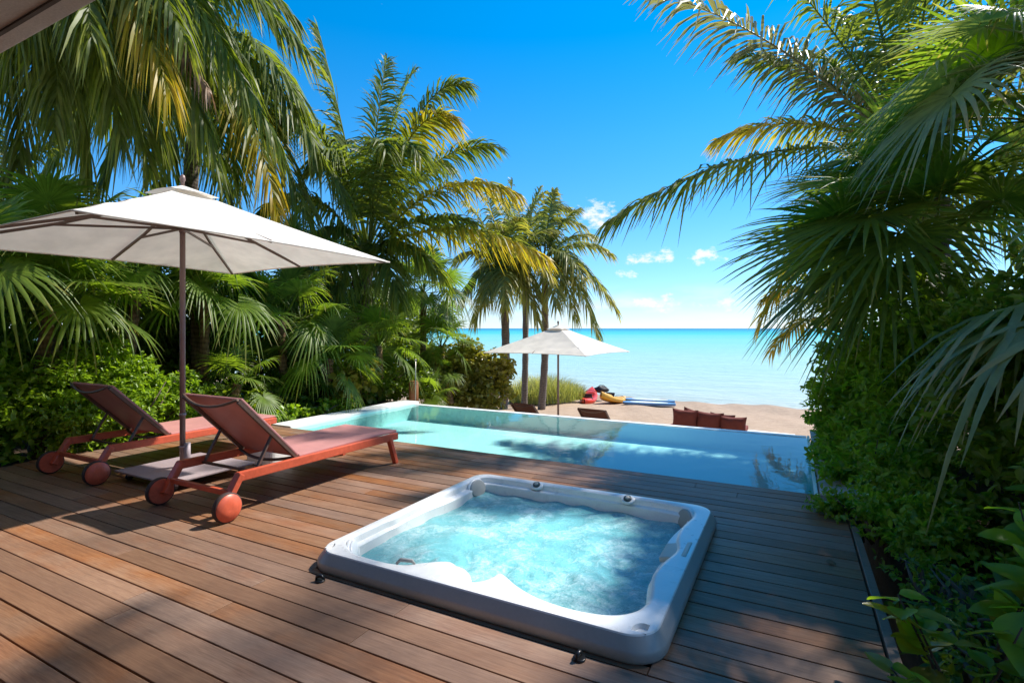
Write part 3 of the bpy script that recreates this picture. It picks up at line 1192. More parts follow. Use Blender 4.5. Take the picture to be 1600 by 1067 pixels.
def make_lounger(frame, fab, metal, wheel):
    """local: x across (0 = centre), y from wheels (0) to foot (2.05), z up"""
    root = empty('sun_lounger', (0, 0, 0))
    hw = .40
    for s in (-1, 1):
        m = MB()
        x = s * hw
        m.beam((x, .10, .315), (x, 2.03, .300), .045, .075, bev=.008)
        m.build('side_rail', frame, root)
        m = MB()
        m.beam((x, .125, .335), (x, -.02, .10), .047, .075, up=(1, 0, 0), bev=.008)
        m.build('rear_leg', frame, root)
        m = MB()
        m.beam((x, 1.90, .30), (x, 2.01, .0), .047, .055, up=(1, 0, 0), bev=.008)
        m.build('front_leg', frame, root)
        w = MB()
        wx = x + s * .028
        w.cyl((wx, -.02, .115), (wx + s * .045, -.02, .115), .115, 36, .006)
        wo_ = w.build('wheel', M['rubber'], root)
        c = MB()
        c.tube([(wx + s * .044, -.02, .115), (wx + s * .050, -.02, .115), (wx + s * .056, -.02, .115)], [.106, .104, .03], 36)
        c.tube([(wx + s * .001, -.02, .115), (wx - s * .005, -.02, .115)], [.106, .10], 36)
        c.build('wheel_cap', wheel, wo_)
    m = MB()
    m.beam((-hw + .024, .03, .205), (hw - .024, .03, .205), .03, .045, bev=.006)
    m.build('axle_bar', frame, root)
    m = MB()
    m.beam((-hw + .024, 1.93, .265), (hw - .024, 1.93, .265), .03, .05, bev=.006)
    m.build('foot_bar', frame, root)
    # seat sling: taut panel with rounded sides
    m = MB()
    m.box((0, 1.375, .352), (.78, 1.33, .024), bev=.009)
    m.build('seat_sling', fab, root)
    # backrest
    back = MB()
    a, b = Vector((0, .70, .365)), Vector((0, .145, .93))
    back.beam(a, b, .78, .022, up=(0, 1, .9), bev=.008)
    bk = back.build('backrest', fab, root)
    for s in (-1, 1):
        f = MB()
        f.beam(a + Vector((s * .372, 0, -.02)), b + Vector((s * .372, -.012, -.014)), .030, .05, up=(0, 1, .9), bev=.005)
        f.build('back_frame', metal, bk)
    f = MB()
    pts = []
    for k in range(11):
        u = k / 10 * 2 - 1
        pts.append((u * .37, .145 - .02 - .035 * (1 - u * u), .925 - .075 * (1 - u * u)))
    f.tube(pts, .012, 8)
    f.build('head_bar', metal, bk)
    f = MB()
    pts = []
    for k in range(11):
        u = k / 10 * 2 - 1
        pts.append((u * .37, .66 - .05 * (1 - u * u), .35 - .045 * (1 - u * u)))
    f.tube(pts, .014, 8)
    f.build('lower_bar', metal, bk)
    for s in (-1, 1):
        m = MB()
        m.beam((s * .345, .455, .575), (s * .345, .30, .305), .018, .03, up=(1, 0, 0), bev=.004)
        m.build('support_strut', metal, root)
    m = MB()
    m.beam((-.37, .30, .30), (.37, .30, .30), .022, .022, bev=.004)
    m.build('strut_bar', metal, root)
    return root


lg = make_lounger(M['red_frame'], M['red_fabric'], M['bronze'], M['red_frame'])
lg.location = (-4.32, 2.62, 0)
tag(lg, 'red wheeled sun lounger nearest the hot tub, backrest raised', 'sun lounger', 'red sun loungers on the deck')
lg2 = copy_tree(lg)
lg2.location = (-6.35, 2.65, 0)
lg2.rotation_euler = (0, 0, R(.6))
tag(lg2, 'red wheeled sun lounger beside the hedge, beyond the umbrella pole', 'sun lounger', 'red sun loungers on the deck')
lb = make_lounger(M['bronze'], M['brown_fabric'], M['bronze'], M['bronze'])
lb.location = (-6.43, 12.50, -1.43)
lb.rotation_euler = (0, 0, R(-9))
tag(lb, 'brown sun lounger on the sand, left of the far umbrella\'s pole', 'sun lounger', 'brown sun loungers on the sand')
lb2 = copy_tree(lb)
lb2.location = (-4.43, 12.41, -1.43)
lb2.rotation_euler = (0, 0, R(-6))
tag(lb2, 'brown sun lounger on the sand, right of the far umbrella\'s pole', 'sun lounger', 'brown sun loungers on the sand')

# ------------------------------------------------------------------ umbrellas


def make_umbrella(hx, hy, rim, top, sag=.05, sunk=0.0):
    root = empty('patio_umbrella', (0, 0, 0))
    m = MB()
    m.tube([(0, 0, .1 + sunk), (0, 0, rim + .42)], .026, 16)
    pole = m.build('pole', M['pole'], root)
    m = MB()
    m.tube([(0, 0, .62), (0, 0, .645)], .033, 16)
    m.tube([(0, 0, .30), (0, 0, .315)], .034, 16)
    m.build('collar', M['mauve'], pole)
    m = MB()
    m.cyl((0, 0, rim + .27), (0, 0, rim + .31), .045, 20, .006)
    m.cyl((0, 0, rim + .21), (0, 0, rim + .27), .033, 16, .004)
    m.build('runner', M['pole'], pole)
    # canopy: four sagging panels, grid per panel
    G = 18
    corners = [(-hx, -hy), (hx, -hy), (hx, hy), (-hx, hy)]
    verts, faces = [], []
    rs = np.random.default_rng(2)
    for q in range(4):
        a, b = corners[q], corners[(q + 1) % 4]
        base = len(verts)
        for i in range(G + 1):
            t = .055 + (1 - .055) * i / G
            for j in range(G + 1):
                u = j / G
                x = (a[0] * (1 - u) + b[0] * u) * t
                y = (a[1] * (1 - u) + b[1] * u) * t
                edge = 1 - (2 * u - 1) ** 2
                inn = 1 - .035 * edge * t ** 3
                z = rim + (top - rim) * (1 - t ** .93) - sag * edge * math.sin(math.pi * min(1, t)) * .55 + .022 * edge * t ** 4
                # slack folds near the left corner of the cloth
                if q == 0 or q == 1:
                    fold = math.exp(-((u - (.0 if q == 1 else 1.0)) / .32) ** 2) * math.exp(-((t - .72) / .2) ** 2)
                    z += .010 * fold * math.sin(26 * t + 5 * u)
                verts.append((x * inn, y * inn, z))
        for i in range(G):
            for j in range(G):
                k = base + i * (G + 1) + j
                faces.append((k, k + 1, k + G + 2, k + G + 1))
    can = ob('canopy', mesh_np('canopy', verts, np.array(faces), M['canvas'], smooth=True), root)
    # narrow hem turned under the rim
    hm = MB()
    for q in range(4):
        a, b = corners[q], corners[(q + 1) % 4]
        pts = []
        for j in range(G + 1):
            u = j / G
            edge = 1 - (2 * u - 1) ** 2
            inn = 1 - .035 * edge
            pts.append(((a[0] * (1 - u) + b[0] * u) * inn * .998, (a[1] * (1 - u) + b[1] * u) * inn * .998, rim + .022 * edge - .004))
        hm.tube(pts, .007, 6)
    hm.build('hem', M['canvas'], can)
    # vent cap
    cv, cf = [], []
    for q in range(4):
        a, b = corners[q], corners[(q + 1) % 4]
        base = len(cv)
        for i in range(7):
            t = .012 + .15 * i / 6
            for j in range(9):
                u = j / 8
                edge = 1 - (2 * u - 1) ** 2
                cv.append(((a[0] * (1 - u) + b[0] * u) * t, (a[1] * (1 - u) + b[1] * u) * t, rim + (top - rim) * (1 - t * .95) + .016 + .012 * edge * (i / 6) ** 2))
        for i in range(6):
            for j in range(8):
                k = base + i * 9 + j
                cf.append((k, k + 1, k + 10, k + 9))
    ob('vent_cap', mesh_np('vent_cap', cv, np.array(cf), M['canvas'], smooth=True), root)
    m = MB()
    m.tube([(0, 0, top), (0, 0, top + .05), (0, 0, top + .07), (0, 0, top + .11), (0, 0, top + .125)], [.018, .018, .028, .022, .006], 14)
    m.build('finial', M['pole'], root)
    hub = Vector((0, 0, rim + (top - rim) * .86))
    for q in range(8):
        if q % 2 == 0:
            e = Vector((*corners[q // 2], rim - .01))
            f_ = .975
        else:
            a, b = corners[q // 2], corners[(q // 2 + 1) % 4]
            e = Vector(((a[0] + b[0]) / 2, (a[1] + b[1]) / 2, rim + .005))
            f_ = .955
        end = hub.lerp(e, f_)
        mid = hub.lerp(e, .5) - Vector((0, 0, .05 if q % 2 == 0 else .045))
        m = MB()
        m.beam(hub - Vector((0, 0, .02)), mid, .018, .026)
        m.beam(mid, end - Vector((0, 0, .012)), .018, .026)
        rib = m.build('rib', M['bronze'], root)
        m = MB()
        st = mid.lerp(end, .05 if q % 2 == 0 else .12)
        m.beam(Vector((0, 0, rim + .25)) + Vector((e.x, e.y, 0)).normalized() * .03, st, .014, .022)
        m.build('strut', M['bronze'], rib)
    return root


um = make_umbrella(1.40, 1.51, 2.256, 2.93)
um.location = (-5.46, 3.19, 0)
tag(um, 'large white square umbrella with taupe pole standing between the red loungers', 'umbrella', 'white square umbrellas')
um2 = make_umbrella(1.40, 1.34, 2.256, 2.93, .035, -.3)
um2.location = (-5.28, 12.48, -1.36)
um2.rotation_euler = (0, 0, R(-5))
tag(um2, 'small-looking white square umbrella on the beach beyond the pool', 'umbrella', 'white square umbrellas')

# umbrella base: mauve plate on castors
base = empty('umbrella_base', (-5.44, 3.22, 0))
tag(base, 'flat mauve umbrella base plate on small castors under the loungers\' umbrella', 'umbrella base')
m = MB()
m.box((0, 0, .095), (.94, .86, .018), bev=.004)
m.build('plate', M['mauve'], base)
m = MB()
m.tube([(0, 0, .10), (0, 0, .34)], .034, 18)
m.build('socket', M['mauve'], base)
for sx in (-1, 1):
    for sy in (-1, 1):
        m = MB()
        m.cyl((sx * .38 - .014, sy * .34, .034), (sx * .38 + .014, sy * .34, .034), .034, 20, .004)
        cs = m.build('castor', M['black'], base)
        m = MB()
        m.box((sx * .38, sy * .34, .062), (.045, .05, .05), bev=.004)
        m.build('fork', M['mauve'], cs)

# white pouf-like side table
t_ = empty('side_table', (-5.22, 4.02, 0), R(8))
tag(t_, 'low white block side table behind the nearer lounger\'s raised backrest', 'side table')
m = MB()
m.poly(rrect(-.19, .19, -.19, .19, .09, 6), .012, .205)
b_ = m.build('body', M['plaster'], t_)
m = MB()
m.poly(rrect(-.205, .205, -.205, .205, .095, 6), .207, .232)
m.build('top', M['plaster'], t_)

# ------------------------------------------------------------------ slim post and timber stump at the pool corner
sp = empty('shower_post', (-6.86, 8.72, -.1))
tag(sp, 'thin pale metal rod rising from the far left pool corner', 'post')
m = MB()
m.tube([(0, 0, 0), (0, 0, .95)], .010, 8)
m.build('rod', M['steel'], sp)
m = MB()
m.tube([(0, 0, .93), (0, 0, .97)], .014, 8)
m.build('cap', M['steel'], sp)
ps = empty('timber_bollard', (-7.02, 8.86, -.12))
tag(ps, 'short rust-brown timber bollard behind the far left pool corner', 'bollard')
m = MB()
m.cyl((0, 0, 0), (0, 0, .50), .10, 20, .015)
m.build('shaft', M['post'], ps)
m = MB()
m.cyl((0, 0, .50), (0, 0, .525), .085, 20, .008)
m.build('cap', M['post'], ps)

# ------------------------------------------------------------------ daybed with cushions on the beach
db = empty('daybed', (-1.88, 13.94, -1.44), R(-6))
tag(db, 'low white daybed platform on the sand, carrying rust-red cushions', 'daybed')
m = MB()
m.box((.35, .55, .16), (2.9, 1.5, .28), bev=.01)
m.build('platform', M['plaster'], db)
m = MB()
m.box((-.15, .6, .36), (1.75, 1.3, .12), bev=.03)
m.build('mattress', M['cushion'], db)
m = MB()
m.box((1.52, .25, .325), (.5, .8, .03), bev=.004)
m.build('tray_slab', M['paver'], db)


def cushion_mesh(w, h, d, seed):
    rs = random.Random(seed)
    N = 16
    verts, faces = [], []
    for side in (1, -1):
        base = len(verts)
        for i in range(N + 1):
            for j in range(N + 1):
                u, v = i / N * 2 - 1, j / N * 2 - 1
                th = (max(0, 1 - u ** 4) * max(0, 1 - v ** 4)) ** .55
                pinch = 1 - .10 * (1 - v * v) * abs(u) ** 2
                pin2 = 1 - .11 * (1 - u * u) * abs(v) ** 2
                wr_ = .012 * math.sin(7 * u + seed) * math.sin(5 * v + seed * 2) * th
                crn = .012 * math.sin(16 * (abs(u) - abs(v)) + seed) * abs(u * v)
                verts.append((u * w / 2 * pinch, side * (d / 2 * th + wr_ + crn * .5), v * h / 2 * pin2))
        for i in range(N):
            for j in range(N):
                k = base + i * (N + 1) + j
                q = (k, k + 1, k + N + 2, k + N + 1)
                faces.append(q if side < 0 else q[::-1])
    return mesh_np('cushion', verts, np.array(faces), M['cushion'], smooth=True)


CUSH = [(-2.35, 13.47, -0.74, -8, -8, 0, "leftmost of the rust-red cushions in the daybed's front row"),
    (-1.82, 13.52, -0.77, -8, -8, 2, "middle rust-red cushion in the daybed's front row"),
    (-1.26, 13.48, -0.83, -8, -8, -1, "rightmost of the rust-red cushions in the daybed's front row"),
    (-2.28, 14.41, -0.86, 10, 12, 14, "tilted rust-red cushion peeping out behind the leftmost front cushion"),
    (-1.86, 14.52, -0.91, -5, 12, 0, "rust-red cushion behind the middle front cushion"),
    (-1.59, 14.55, -0.93, -12, 12, 2, "rust-red cushion behind the rightmost front cushion")]
for k, (cx, cy, cz, rz, tilt, roll, lab) in enumerate(CUSH):
    c = ob('cushion', cushion_mesh(.63, .53, .22, k + 1))
    c.location = (cx, cy, cz)
    c.rotation_euler = (R(tilt), R(roll), R(rz))
    tag(c, lab, 'cushion', 'rust-red cushions on the daybed')

# ------------------------------------------------------------------ kayaks, bag, paddle boards


def kayak(name, label, mat, loc, rz, L=3.0, roll=0.0):
    root = empty(name, loc, R(rz))
    root.rotation_euler = (R(roll), 0, R(rz))
    N, K = 40, 20
    verts, faces = [], []
    for i in range(N + 1):
        u = i / N * 2 - 1
        b = .39 * max(.02, (1 - abs(u) ** 2.3)) ** .75
        zb = .18 * abs(u) ** 3.2
        zt = .30 + .12 * abs(u) ** 2.2
        dip = .15 * (1 if abs(u + .05) < .38 else max(0, 1 - (abs(u + .05) - .38) / .1))
        for k in range(K):
            a = 2 * math.pi * k / K
            x = b * math.copysign(abs(math.cos(a)) ** .7, math.cos(a))
            s_ = math.sin(a)
            z = (zb + zt) / 2 + (zt - zb) / 2 * math.copysign(abs(s_) ** .8, s_)
            if s_ > .55:
                z -= dip * max(0, 1 - (abs(x) / (b * .75 + 1e-6)) ** 4)
            z += .012 * math.cos(a * 6) * (abs(s_) > .3)
            verts.append((x, u * L / 2, z))
    for i in range(N):
        for k in range(K):
            faces.append((i * K + k, i * K + (k + 1) % K, (i + 1) * K + (k + 1) % K, (i + 1) * K + k))
    hull = ob('hull', mesh_np('hull', verts, [np.array(faces)], mat, smooth=True), root)
    m = MB()
    m.box((0, -.42, .30), (.42, .06, .30), Matrix.Rotation(R(-18), 3, 'X'), .02)
    m.box((0, -.22, .185), (.42, .40, .05), bev=.02)
    m.build('seat', M['nylon'], root)
    for u in (-.52, .5):
        m = MB()
        m.tube([(-.30, u * L / 2, .25), (-.16, u * L / 2, .365), (0, u * L / 2, .385), (.16, u * L / 2, .365), (.30, u * L / 2, .25)], .012, 6)
        m.build('strap', M['nylon'], root)
    tag(root, label, 'kayak', 'kayaks on the beach')
    return root


kayak('kayak', 'red plastic kayak lying on the sand beside the dune grass', M['red_plastic'], (-8.520, 23.831, -1.93), 12, 2.7, 6)
kayak('kayak', 'yellow plastic kayak lying on the sand right of the red kayak', M['yellow_plastic'], (-7.418, 24.081, -1.96), -6, 2.8, -10)
bag = empty('gear_bag', (-8.318, 25.113, -1.62), R(20))
tag(bag, 'black gear bag heaped on top of the kayaks', 'bag')
gv, gf = [], []
rs = np.random.default_rng(4)
for i in range(13):
    th = math.pi * i / 12
    for k in range(20):
        a = 2 * math.pi * k / 20
        rr = 1 + .10 * math.sin(3 * a + i) + .07 * math.sin(5 * a - 2 * i)
        gv.append((.36 * math.sin(th) * math.cos(a) * rr, .24 * math.sin(th) * math.sin(a) * rr, .12 + .16 * math.cos(th) * (1 + .15 * math.sin(2 * a))))
for i in range(12):
    for k in range(20):
        gf.append((i * 20 + k, (i + 1) * 20 + k, (i + 1) * 20 + (k + 1) % 20, i * 20 + (k + 1) % 20))
ob('bag_body', mesh_np('bag_body', gv, np.array(gf), M['nylon'], smooth=True), bag)
m = MB()
m.tube([(-.2, -.25, .25), (-.1, -.33, .36), (.1, -.33, .36), (.22, -.25, .22)], .018, 6)
m.build('handle', M['nylon'], bag)


def board(label, mat, loc, rz, L=2.3):
    root = empty('paddle_board', loc, R(rz))
    for nm, z0, z1, sc, mt in (('hull', 0, .10, 1.0, mat), ('deck_pad', .102, .112, .72, M['white_board'])):
        m = MB()
        pts = []
        for k in range(48):
            a = 2 * math.pi * k / 48
            x, y = math.cos(a), math.sin(a)
            pts.append((.36 * sc * math.copysign(abs(x) ** .8, x) * (1 - .12 * y), L / 2 * sc * y))
        m.poly(pts, z0, z1)
        m.build(nm, mt, root)
    m = MB()
    m.box((0, -L / 2 + .25, -.05), (.012, .16, .12))
    m.build('fin', M['black'], root)
    tag(root, label, 'paddle board', 'paddle boards on the beach')
    return root


board('blue and white paddle board lying nearer the daybed cushions', M['blue_board'], (-5.693, 23.819, -1.90), -80)
board('blue and white paddle board lying closer to the water', M['blue_board'], (-5.951, 25.024, -1.93), -86)

# ------------------------------------------------------------------ vegetation generators
UP = np.array([0., 0., 1.])


def nrmz(a):
    return a / (np.linalg.norm(a, axis=-1, keepdims=True) + 1e-9)


def frond_mesh(P0, P2, arch, n=62, leaf=.85, droop=.55, width=.040, seed=0, mat=None, lift=.25, rad=.028, bare=.14, roll=0.0):
    """feather palm frond: curved rachis P0 -> P2 (relative to P0) with drooping leaflets"""
    r = np.random.default_rng(seed)
    P0, P2 = np.zeros(3), np.asarray(P2, float)
    P1 = P2 * .48 + UP * arch
    L = np.linalg.norm(P2)

    def bez(t):
        t = t[:, None]
        return (1 - t) ** 2 * P0 + 2 * t * (1 - t) * P1 + t ** 2 * P2

    def tan(t):
        t = t[:, None]
        return nrmz(2 * (1 - t) * (P1 - P0) + 2 * t * (P2 - P1))

    h = np.array([P2[0], P2[1], 0.])
    if np.linalg.norm(h) < .25 * L:
        a = r.uniform(0, 6.28)
        h = h + .3 * L * np.array([math.cos(a), math.sin(a), 0])
    h = nrmz(h)
    S = np.array([h[1], -h[0], 0.])
    ts = bare + (1 - bare) * (np.arange(n) + .5) / n
    vs, fs, tips, rnds = [], [], [], []
    sst = np.array([0, .3, .62, 1.0])
    wst = np.array([.55, 1.0, .72, .04])
    base = 0
    for side in (-1, 1):
        t = np.clip(ts + r.uniform(-.006, .006, n), 0, 1)
        p, T = bez(t), tan(t)
        if roll:
            S2 = S * math.cos(roll) + nrmz(np.cross(np.broadcast_to(S, T.shape), T)) * math.sin(roll)
        else:
            S2 = np.broadcast_to(S, T.shape)
        N = nrmz(np.cross(S2, T))
        N = np.where(N[:, 2:3] < 0, -N, N) if roll == 0 else N
        ang = R(24) + R(44) * t ** 1.6 + r.normal(0, .07, n)
        lf = lift + r.normal(0, .16, n)
        d0 = nrmz(side * S2 * np.cos(ang)[:, None] + T * np.sin(ang)[:, None] + N * lf[:, None])
        prof = np.interp(t, [0, .15, .4, .75, .95, 1], [.45, .7, 1, .85, .5, .38])
        g = droop * r.uniform(.65, 1.35, n)
        ll = leaf * prof * r.uniform(.82, 1.12, n) / np.sqrt(1 + .45 * g * g)
        Wd = T + N * r.normal(0, .35, n)[:, None]
        rd = r.uniform(0, 1, n)
        pts = p[:, None, :] + d0[:, None, :] * (ll[:, None] * sst)[..., None] - UP * (g[:, None] * ll[:, None] * sst ** 2.1)[..., None]
        pts = pts + (r.normal(0, .05, (n, 3)) * ll[:, None])[:, None, :] * (sst ** 2)[None, :, None]
        dirs = np.gradient(pts, axis=1)
        dirs = nrmz(dirs)
        W = Wd[:, None, :] - (Wd[:, None, :] * dirs).sum(-1, keepdims=True) * dirs
        W = nrmz(W) * (width * .5 * wst * (.75 + .25))[None, :, None] * (0.7 + .3 * prof)[:, None, None]
        v = np.stack([pts - W, pts + W], 2).reshape(-1, 3)        # n*4*2
        idx = base + (np.arange(n)[:, None] * 8 + np.arange(3)[None, :] * 2).ravel()
        fs.append(np.stack([idx, idx + 1, idx + 3, idx + 2], 1))
        vs.append(v)
        tips.append(np.repeat((.62 * t[:, None] + .38 * sst[None, :]).ravel(), 2))
        rnds.append(np.repeat(rd, 8))
        base += len(v)
    # rachis
    k, m_ = 5, 14
    t = np.linspace(0, 1, m_)
    c, T = bez(t), tan(t)
    N = nrmz(np.cross(np.broadcast_to(S, T.shape), T))
    rr = rad * (1 - .86 * t)
    a = 2 * math.pi * np.arange(k) / k
    v = c[:, None, :] + rr[:, None, None] * (S[None, None, :] * np.cos(a)[None, :, None] * 1.25 + N[:, None, :] * np.sin(a)[None, :, None])
    i = (np.arange(m_ - 1)[:, None] * k + np.arange(k)[None, :])
    j = (np.arange(m_ - 1)[:, None] * k + (np.arange(k)[None, :] + 1) % k)
    fs.append(base + np.stack([i.ravel(), j.ravel(), (j + k).ravel(), (i + k).ravel()], 1))
    vs.append(v.reshape(-1, 3))
    tips.append(np.repeat(t * .6, k))
    rnds.append(np.full(m_ * k, .95))
    return mesh_np('frond', np.concatenate(vs), np.concatenate(fs), mat, {'tip': np.concatenate(tips), 'rnd': np.concatenate(rnds)})


def trunk_obj(root, pts, r0, r1, mat, name='trunk', ringy=.05, n=14):
    pts = [Vector(p) for p in pts]
    m = MB()
    # Catmull-like resample
    P = []
    K = 26
    for i in range(K + 1):
        u = i / K * (len(pts) - 1)
        a = min(int(u), len(pts) - 2)
        f = u - a
        p0, p1, p2, p3 = pts[max(a - 1, 0)], pts[a], pts[a + 1], pts[min(a + 2, len(pts) - 1)]
        P.append(.5 * ((2 * p1) + (p2 - p0) * f + (2 * p0 - 5 * p1 + 4 * p2 - p3) * f * f + (3 * p1 - p0 - 3 * p2 + p3) * f ** 3))
    rad = [(r0 + (r1 - r0) * (i / K) ** .7) * (1 + ringy * (1 if i % 2 else -1)) for i in range(K + 1)]
    m.tube(P, rad, n)
    return m.build(name, mat, root)


def coco_palm(name, label, crown, base, fronds, mat, leaf=.85, droop=.55, seed=0, r0=.16, r1=.11, group='coconut palms', n=62, width=.042, bend=.2, tr=True):
    """fronds: list of (tip_x, tip_y, tip_z, arch, options)"""
    root = empty(name, base)
    tag(root, label, 'palm tree', group)
    b, c = Vector(base), Vector(crown)
    rel = c - b
    if tr:
        trunk_obj(root, [(0, 0, -.1), rel * .35 + Vector((bend, 0, 0)), rel * .75 + Vector((bend * .5, 0, 0)), rel], r0, r1, M['bark'])
        fb = MB()
        rs = random.Random(seed)
        for k in range(16):
            a = rs.uniform(0, 6.28)
            u = rs.uniform(.0, .5)
            p = rel - Vector((0, 0, .15 + u))
            o_ = Vector((math.cos(a), math.sin(a), 0))
            fb.tube([p + o_ * r1 * .6, p + o_ * (r1 + .10) + Vector((0, 0, .18)), p + o_ * (r1 + .20 + rs.uniform(0, .1)) + Vector((0, 0, -.1 - rs.uniform(0, .3)))], [.05, .03, .008], 6)
        fb.build('leaf_sheath', M['fibre'], root)
    for k, fr in enumerate(fronds):
        tx, ty, tz, arch = fr[:4]
        op = dict(fr[4]) if len(fr) > 4 else {}
        mt = M[op.pop('m', mat)]
        kw = dict(n=n, leaf=leaf, droop=droop, width=width, seed=seed * 97 + k, mat=mt)
        kw.update(op)
        rs = random.Random(seed * 31 + k)
        off = Vector((rs.uniform(-.06, .06), rs.uniform(-.06, .06), rs.uniform(-.1, .1)))
        me = frond_mesh((0, 0, 0), np.array((tx, ty, tz)) - np.array(crown), arch, **kw)
        ob('frond', me, root, rel + off)
    return root


def auto_fronds(crown, L, k, seed, el0=75, el1=-35, opts=None):
    """spiral of fronds: young ones upright, old ones drooping"""
    rs = random.Random(seed)
    out = []
    for i in range(k):
        f = i / (k - 1)
        az = i * 2.39996 + rs.uniform(-.2, .2)
        el = R(el0 + (el1 - el0) * f + rs.uniform(-6, 6))
        l_ = L * rs.uniform(.85, 1.05) * (.8 + .2 * math.sin(math.pi * f))
        tip = (crown[0] + l_ * math.cos(el) * math.cos(az), crown[1] + l_ * math.cos(el) * math.sin(az), crown[2] + l_ * math.sin(el))
        out.append((*tip, L * (.12 + .22 * f), dict(opts or {})))
    return out


def fan_leaf_mesh(elev, pet, Rr, seed, mat, nseg=34, spread=146, droop=.35, width=1.0, split=.48):
    """fan palm leaf with its stalk; stalk leaves the origin along +x at the given elevation"""
    r = np.random.default_rng(seed)
    e = R(elev)
    # petiole
    k = 8
    t = np.linspace(0, 1, k)
    d = np.array([math.cos(e), 0, math.sin(e)])
    sag = .14 * pet * math.cos(e)
    c = d * (pet * t)[:, None] - UP * (sag * t ** 2)[:, None]
    Tend = nrmz(d * pet - UP * 2 * sag)
    tilt = R(r.uniform(10, 34))
    A = Tend * math.cos(tilt) - UP * math.sin(tilt)
    A = nrmz(A)
    S = np.array([0., 1., 0.])
    rl = r.normal(0, .22)
    Nn = nrmz(np.cross(A, S))
    if Nn[2] < 0:
        Nn = -Nn
    S = S * math.cos(rl) + Nn * math.sin(rl)
    Nn = nrmz(np.cross(A, S))
    if Nn[2] < 0:
        Nn = -Nn
    hub = c[-1]
    vs, fs, tips, rnds = [], [], [], []
    ph = np.linspace(-R(spread), R(spread), nseg)
    dphi = ph[1] - ph[0]
    st = np.array([.02, .26, split, .66, .84, 1.0])
    ns = len(st)
    Ls = Rr * (.80 + .20 * np.cos(ph)) * r.uniform(.90, 1.06, nseg)
    D = A[None, :] * np.cos(ph)[:, None] + S[None, :] * np.sin(ph)[:, None]
    Q = -A[None, :] * np.sin(ph)[:, None] + S[None, :] * np.cos(ph)[:, None]
    g = droop * r.uniform(.5, 1.5, nseg)
    rad = Ls[:, None] * st[None, :]
    cone = .16 * rad * (1 - .3 * st)[None, :]
    dr = (g * Ls)[:, None] * np.clip(st - .30, 0, 1)[None, :] ** 1.9 * 1.9
    cen = hub + D[:, None, :] * rad[..., None] + Nn * cone[..., None] - UP * dr[..., None]
    cen = cen + (Q * r.normal(0, .05, nseg)[:, None])[:, None, :] * (np.clip(st - .4, 0, 1) ** 2 * Rr)[None, :, None]
    hwid = np.tan(dphi / 2) * rad
    tp = np.interp(st, [0, split, split + .18, .84, 1], [1.02, 1.02, .80, .42, .03])
    cap = np.tan(dphi / 2) * Ls[:, None] * (split + .06)
    hwid = np.minimum(hwid, cap) * tp[None, :] * width
    pl = .42 * hwid
    lft = cen - Q[:, None, :] * hwid[..., None] - Nn * (pl * .5)[..., None]
    rgt = cen + Q[:, None, :] * hwid[..., None] - Nn * (pl * .5)[..., None]
    mid = cen + Nn * (pl * .5)[..., None]
    v = np.stack([lft, mid, rgt], 2).reshape(-1, 3)
    idx = (np.arange(nseg)[:, None] * (ns * 3) + np.arange(ns - 1)[None, :] * 3).ravel()
    fs.append(np.stack([idx, idx + 1, idx + 4, idx + 3], 1))
    fs.append(np.stack([idx + 1, idx + 2, idx + 5, idx + 4], 1))
    vs.append(v)
    tips.append(np.tile(np.repeat(st, 3), nseg))
    rnds.append(np.repeat(r.uniform(0, 1, nseg), ns * 3))
    b = len(v)
    kk = 5
    a = 2 * math.pi * np.arange(kk) / kk
    N0 = np.array([-math.sin(e), 0, math.cos(e)])
    pr = (.013 - .005 * t) * (pet / .8) ** .5
    pv = c[:, None, :] + pr[:, None, None] * (np.array([0, 1., 0])[None, None, :] * np.cos(a)[None, :, None] * 1.4 + N0[None, None, :] * np.sin(a)[None, :, None])
    i = np.arange(k - 1)[:, None] * kk + np.arange(kk)[None, :]
    j = np.arange(k - 1)[:, None] * kk + (np.arange(kk)[None, :] + 1) % kk
    fs.append(b + np.stack([i.ravel(), j.ravel(), (j + kk).ravel(), (i + kk).ravel()], 1))
    vs.append(pv.reshape(-1, 3))
    tips.append(np.full(k * kk, .2))
    rnds.append(np.full(k * kk, .9))
    return mesh_np('fan_leaf', np.concatenate(vs), np.concatenate(fs), mat, {'tip': np.concatenate(tips), 'rnd': np.concatenate(rnds)})


FANLIB = {}


def fan_lib(matkey):
    if matkey not in FANLIB:
        lib = {}
        for ei, el in enumerate((80, 55, 32, 10, -14, -40)):
            lib[el] = [fan_leaf_mesh(el, .78, .78, 1000 + ei * 10 + v + hash(matkey) % 1 * 0, M[matkey], nseg=40, split=.44, droop=.22 + .12 * v + (.15 if el < 20 else 0)) for v in range(3)]
        FANLIB[matkey] = lib
    return FANLIB[matkey]


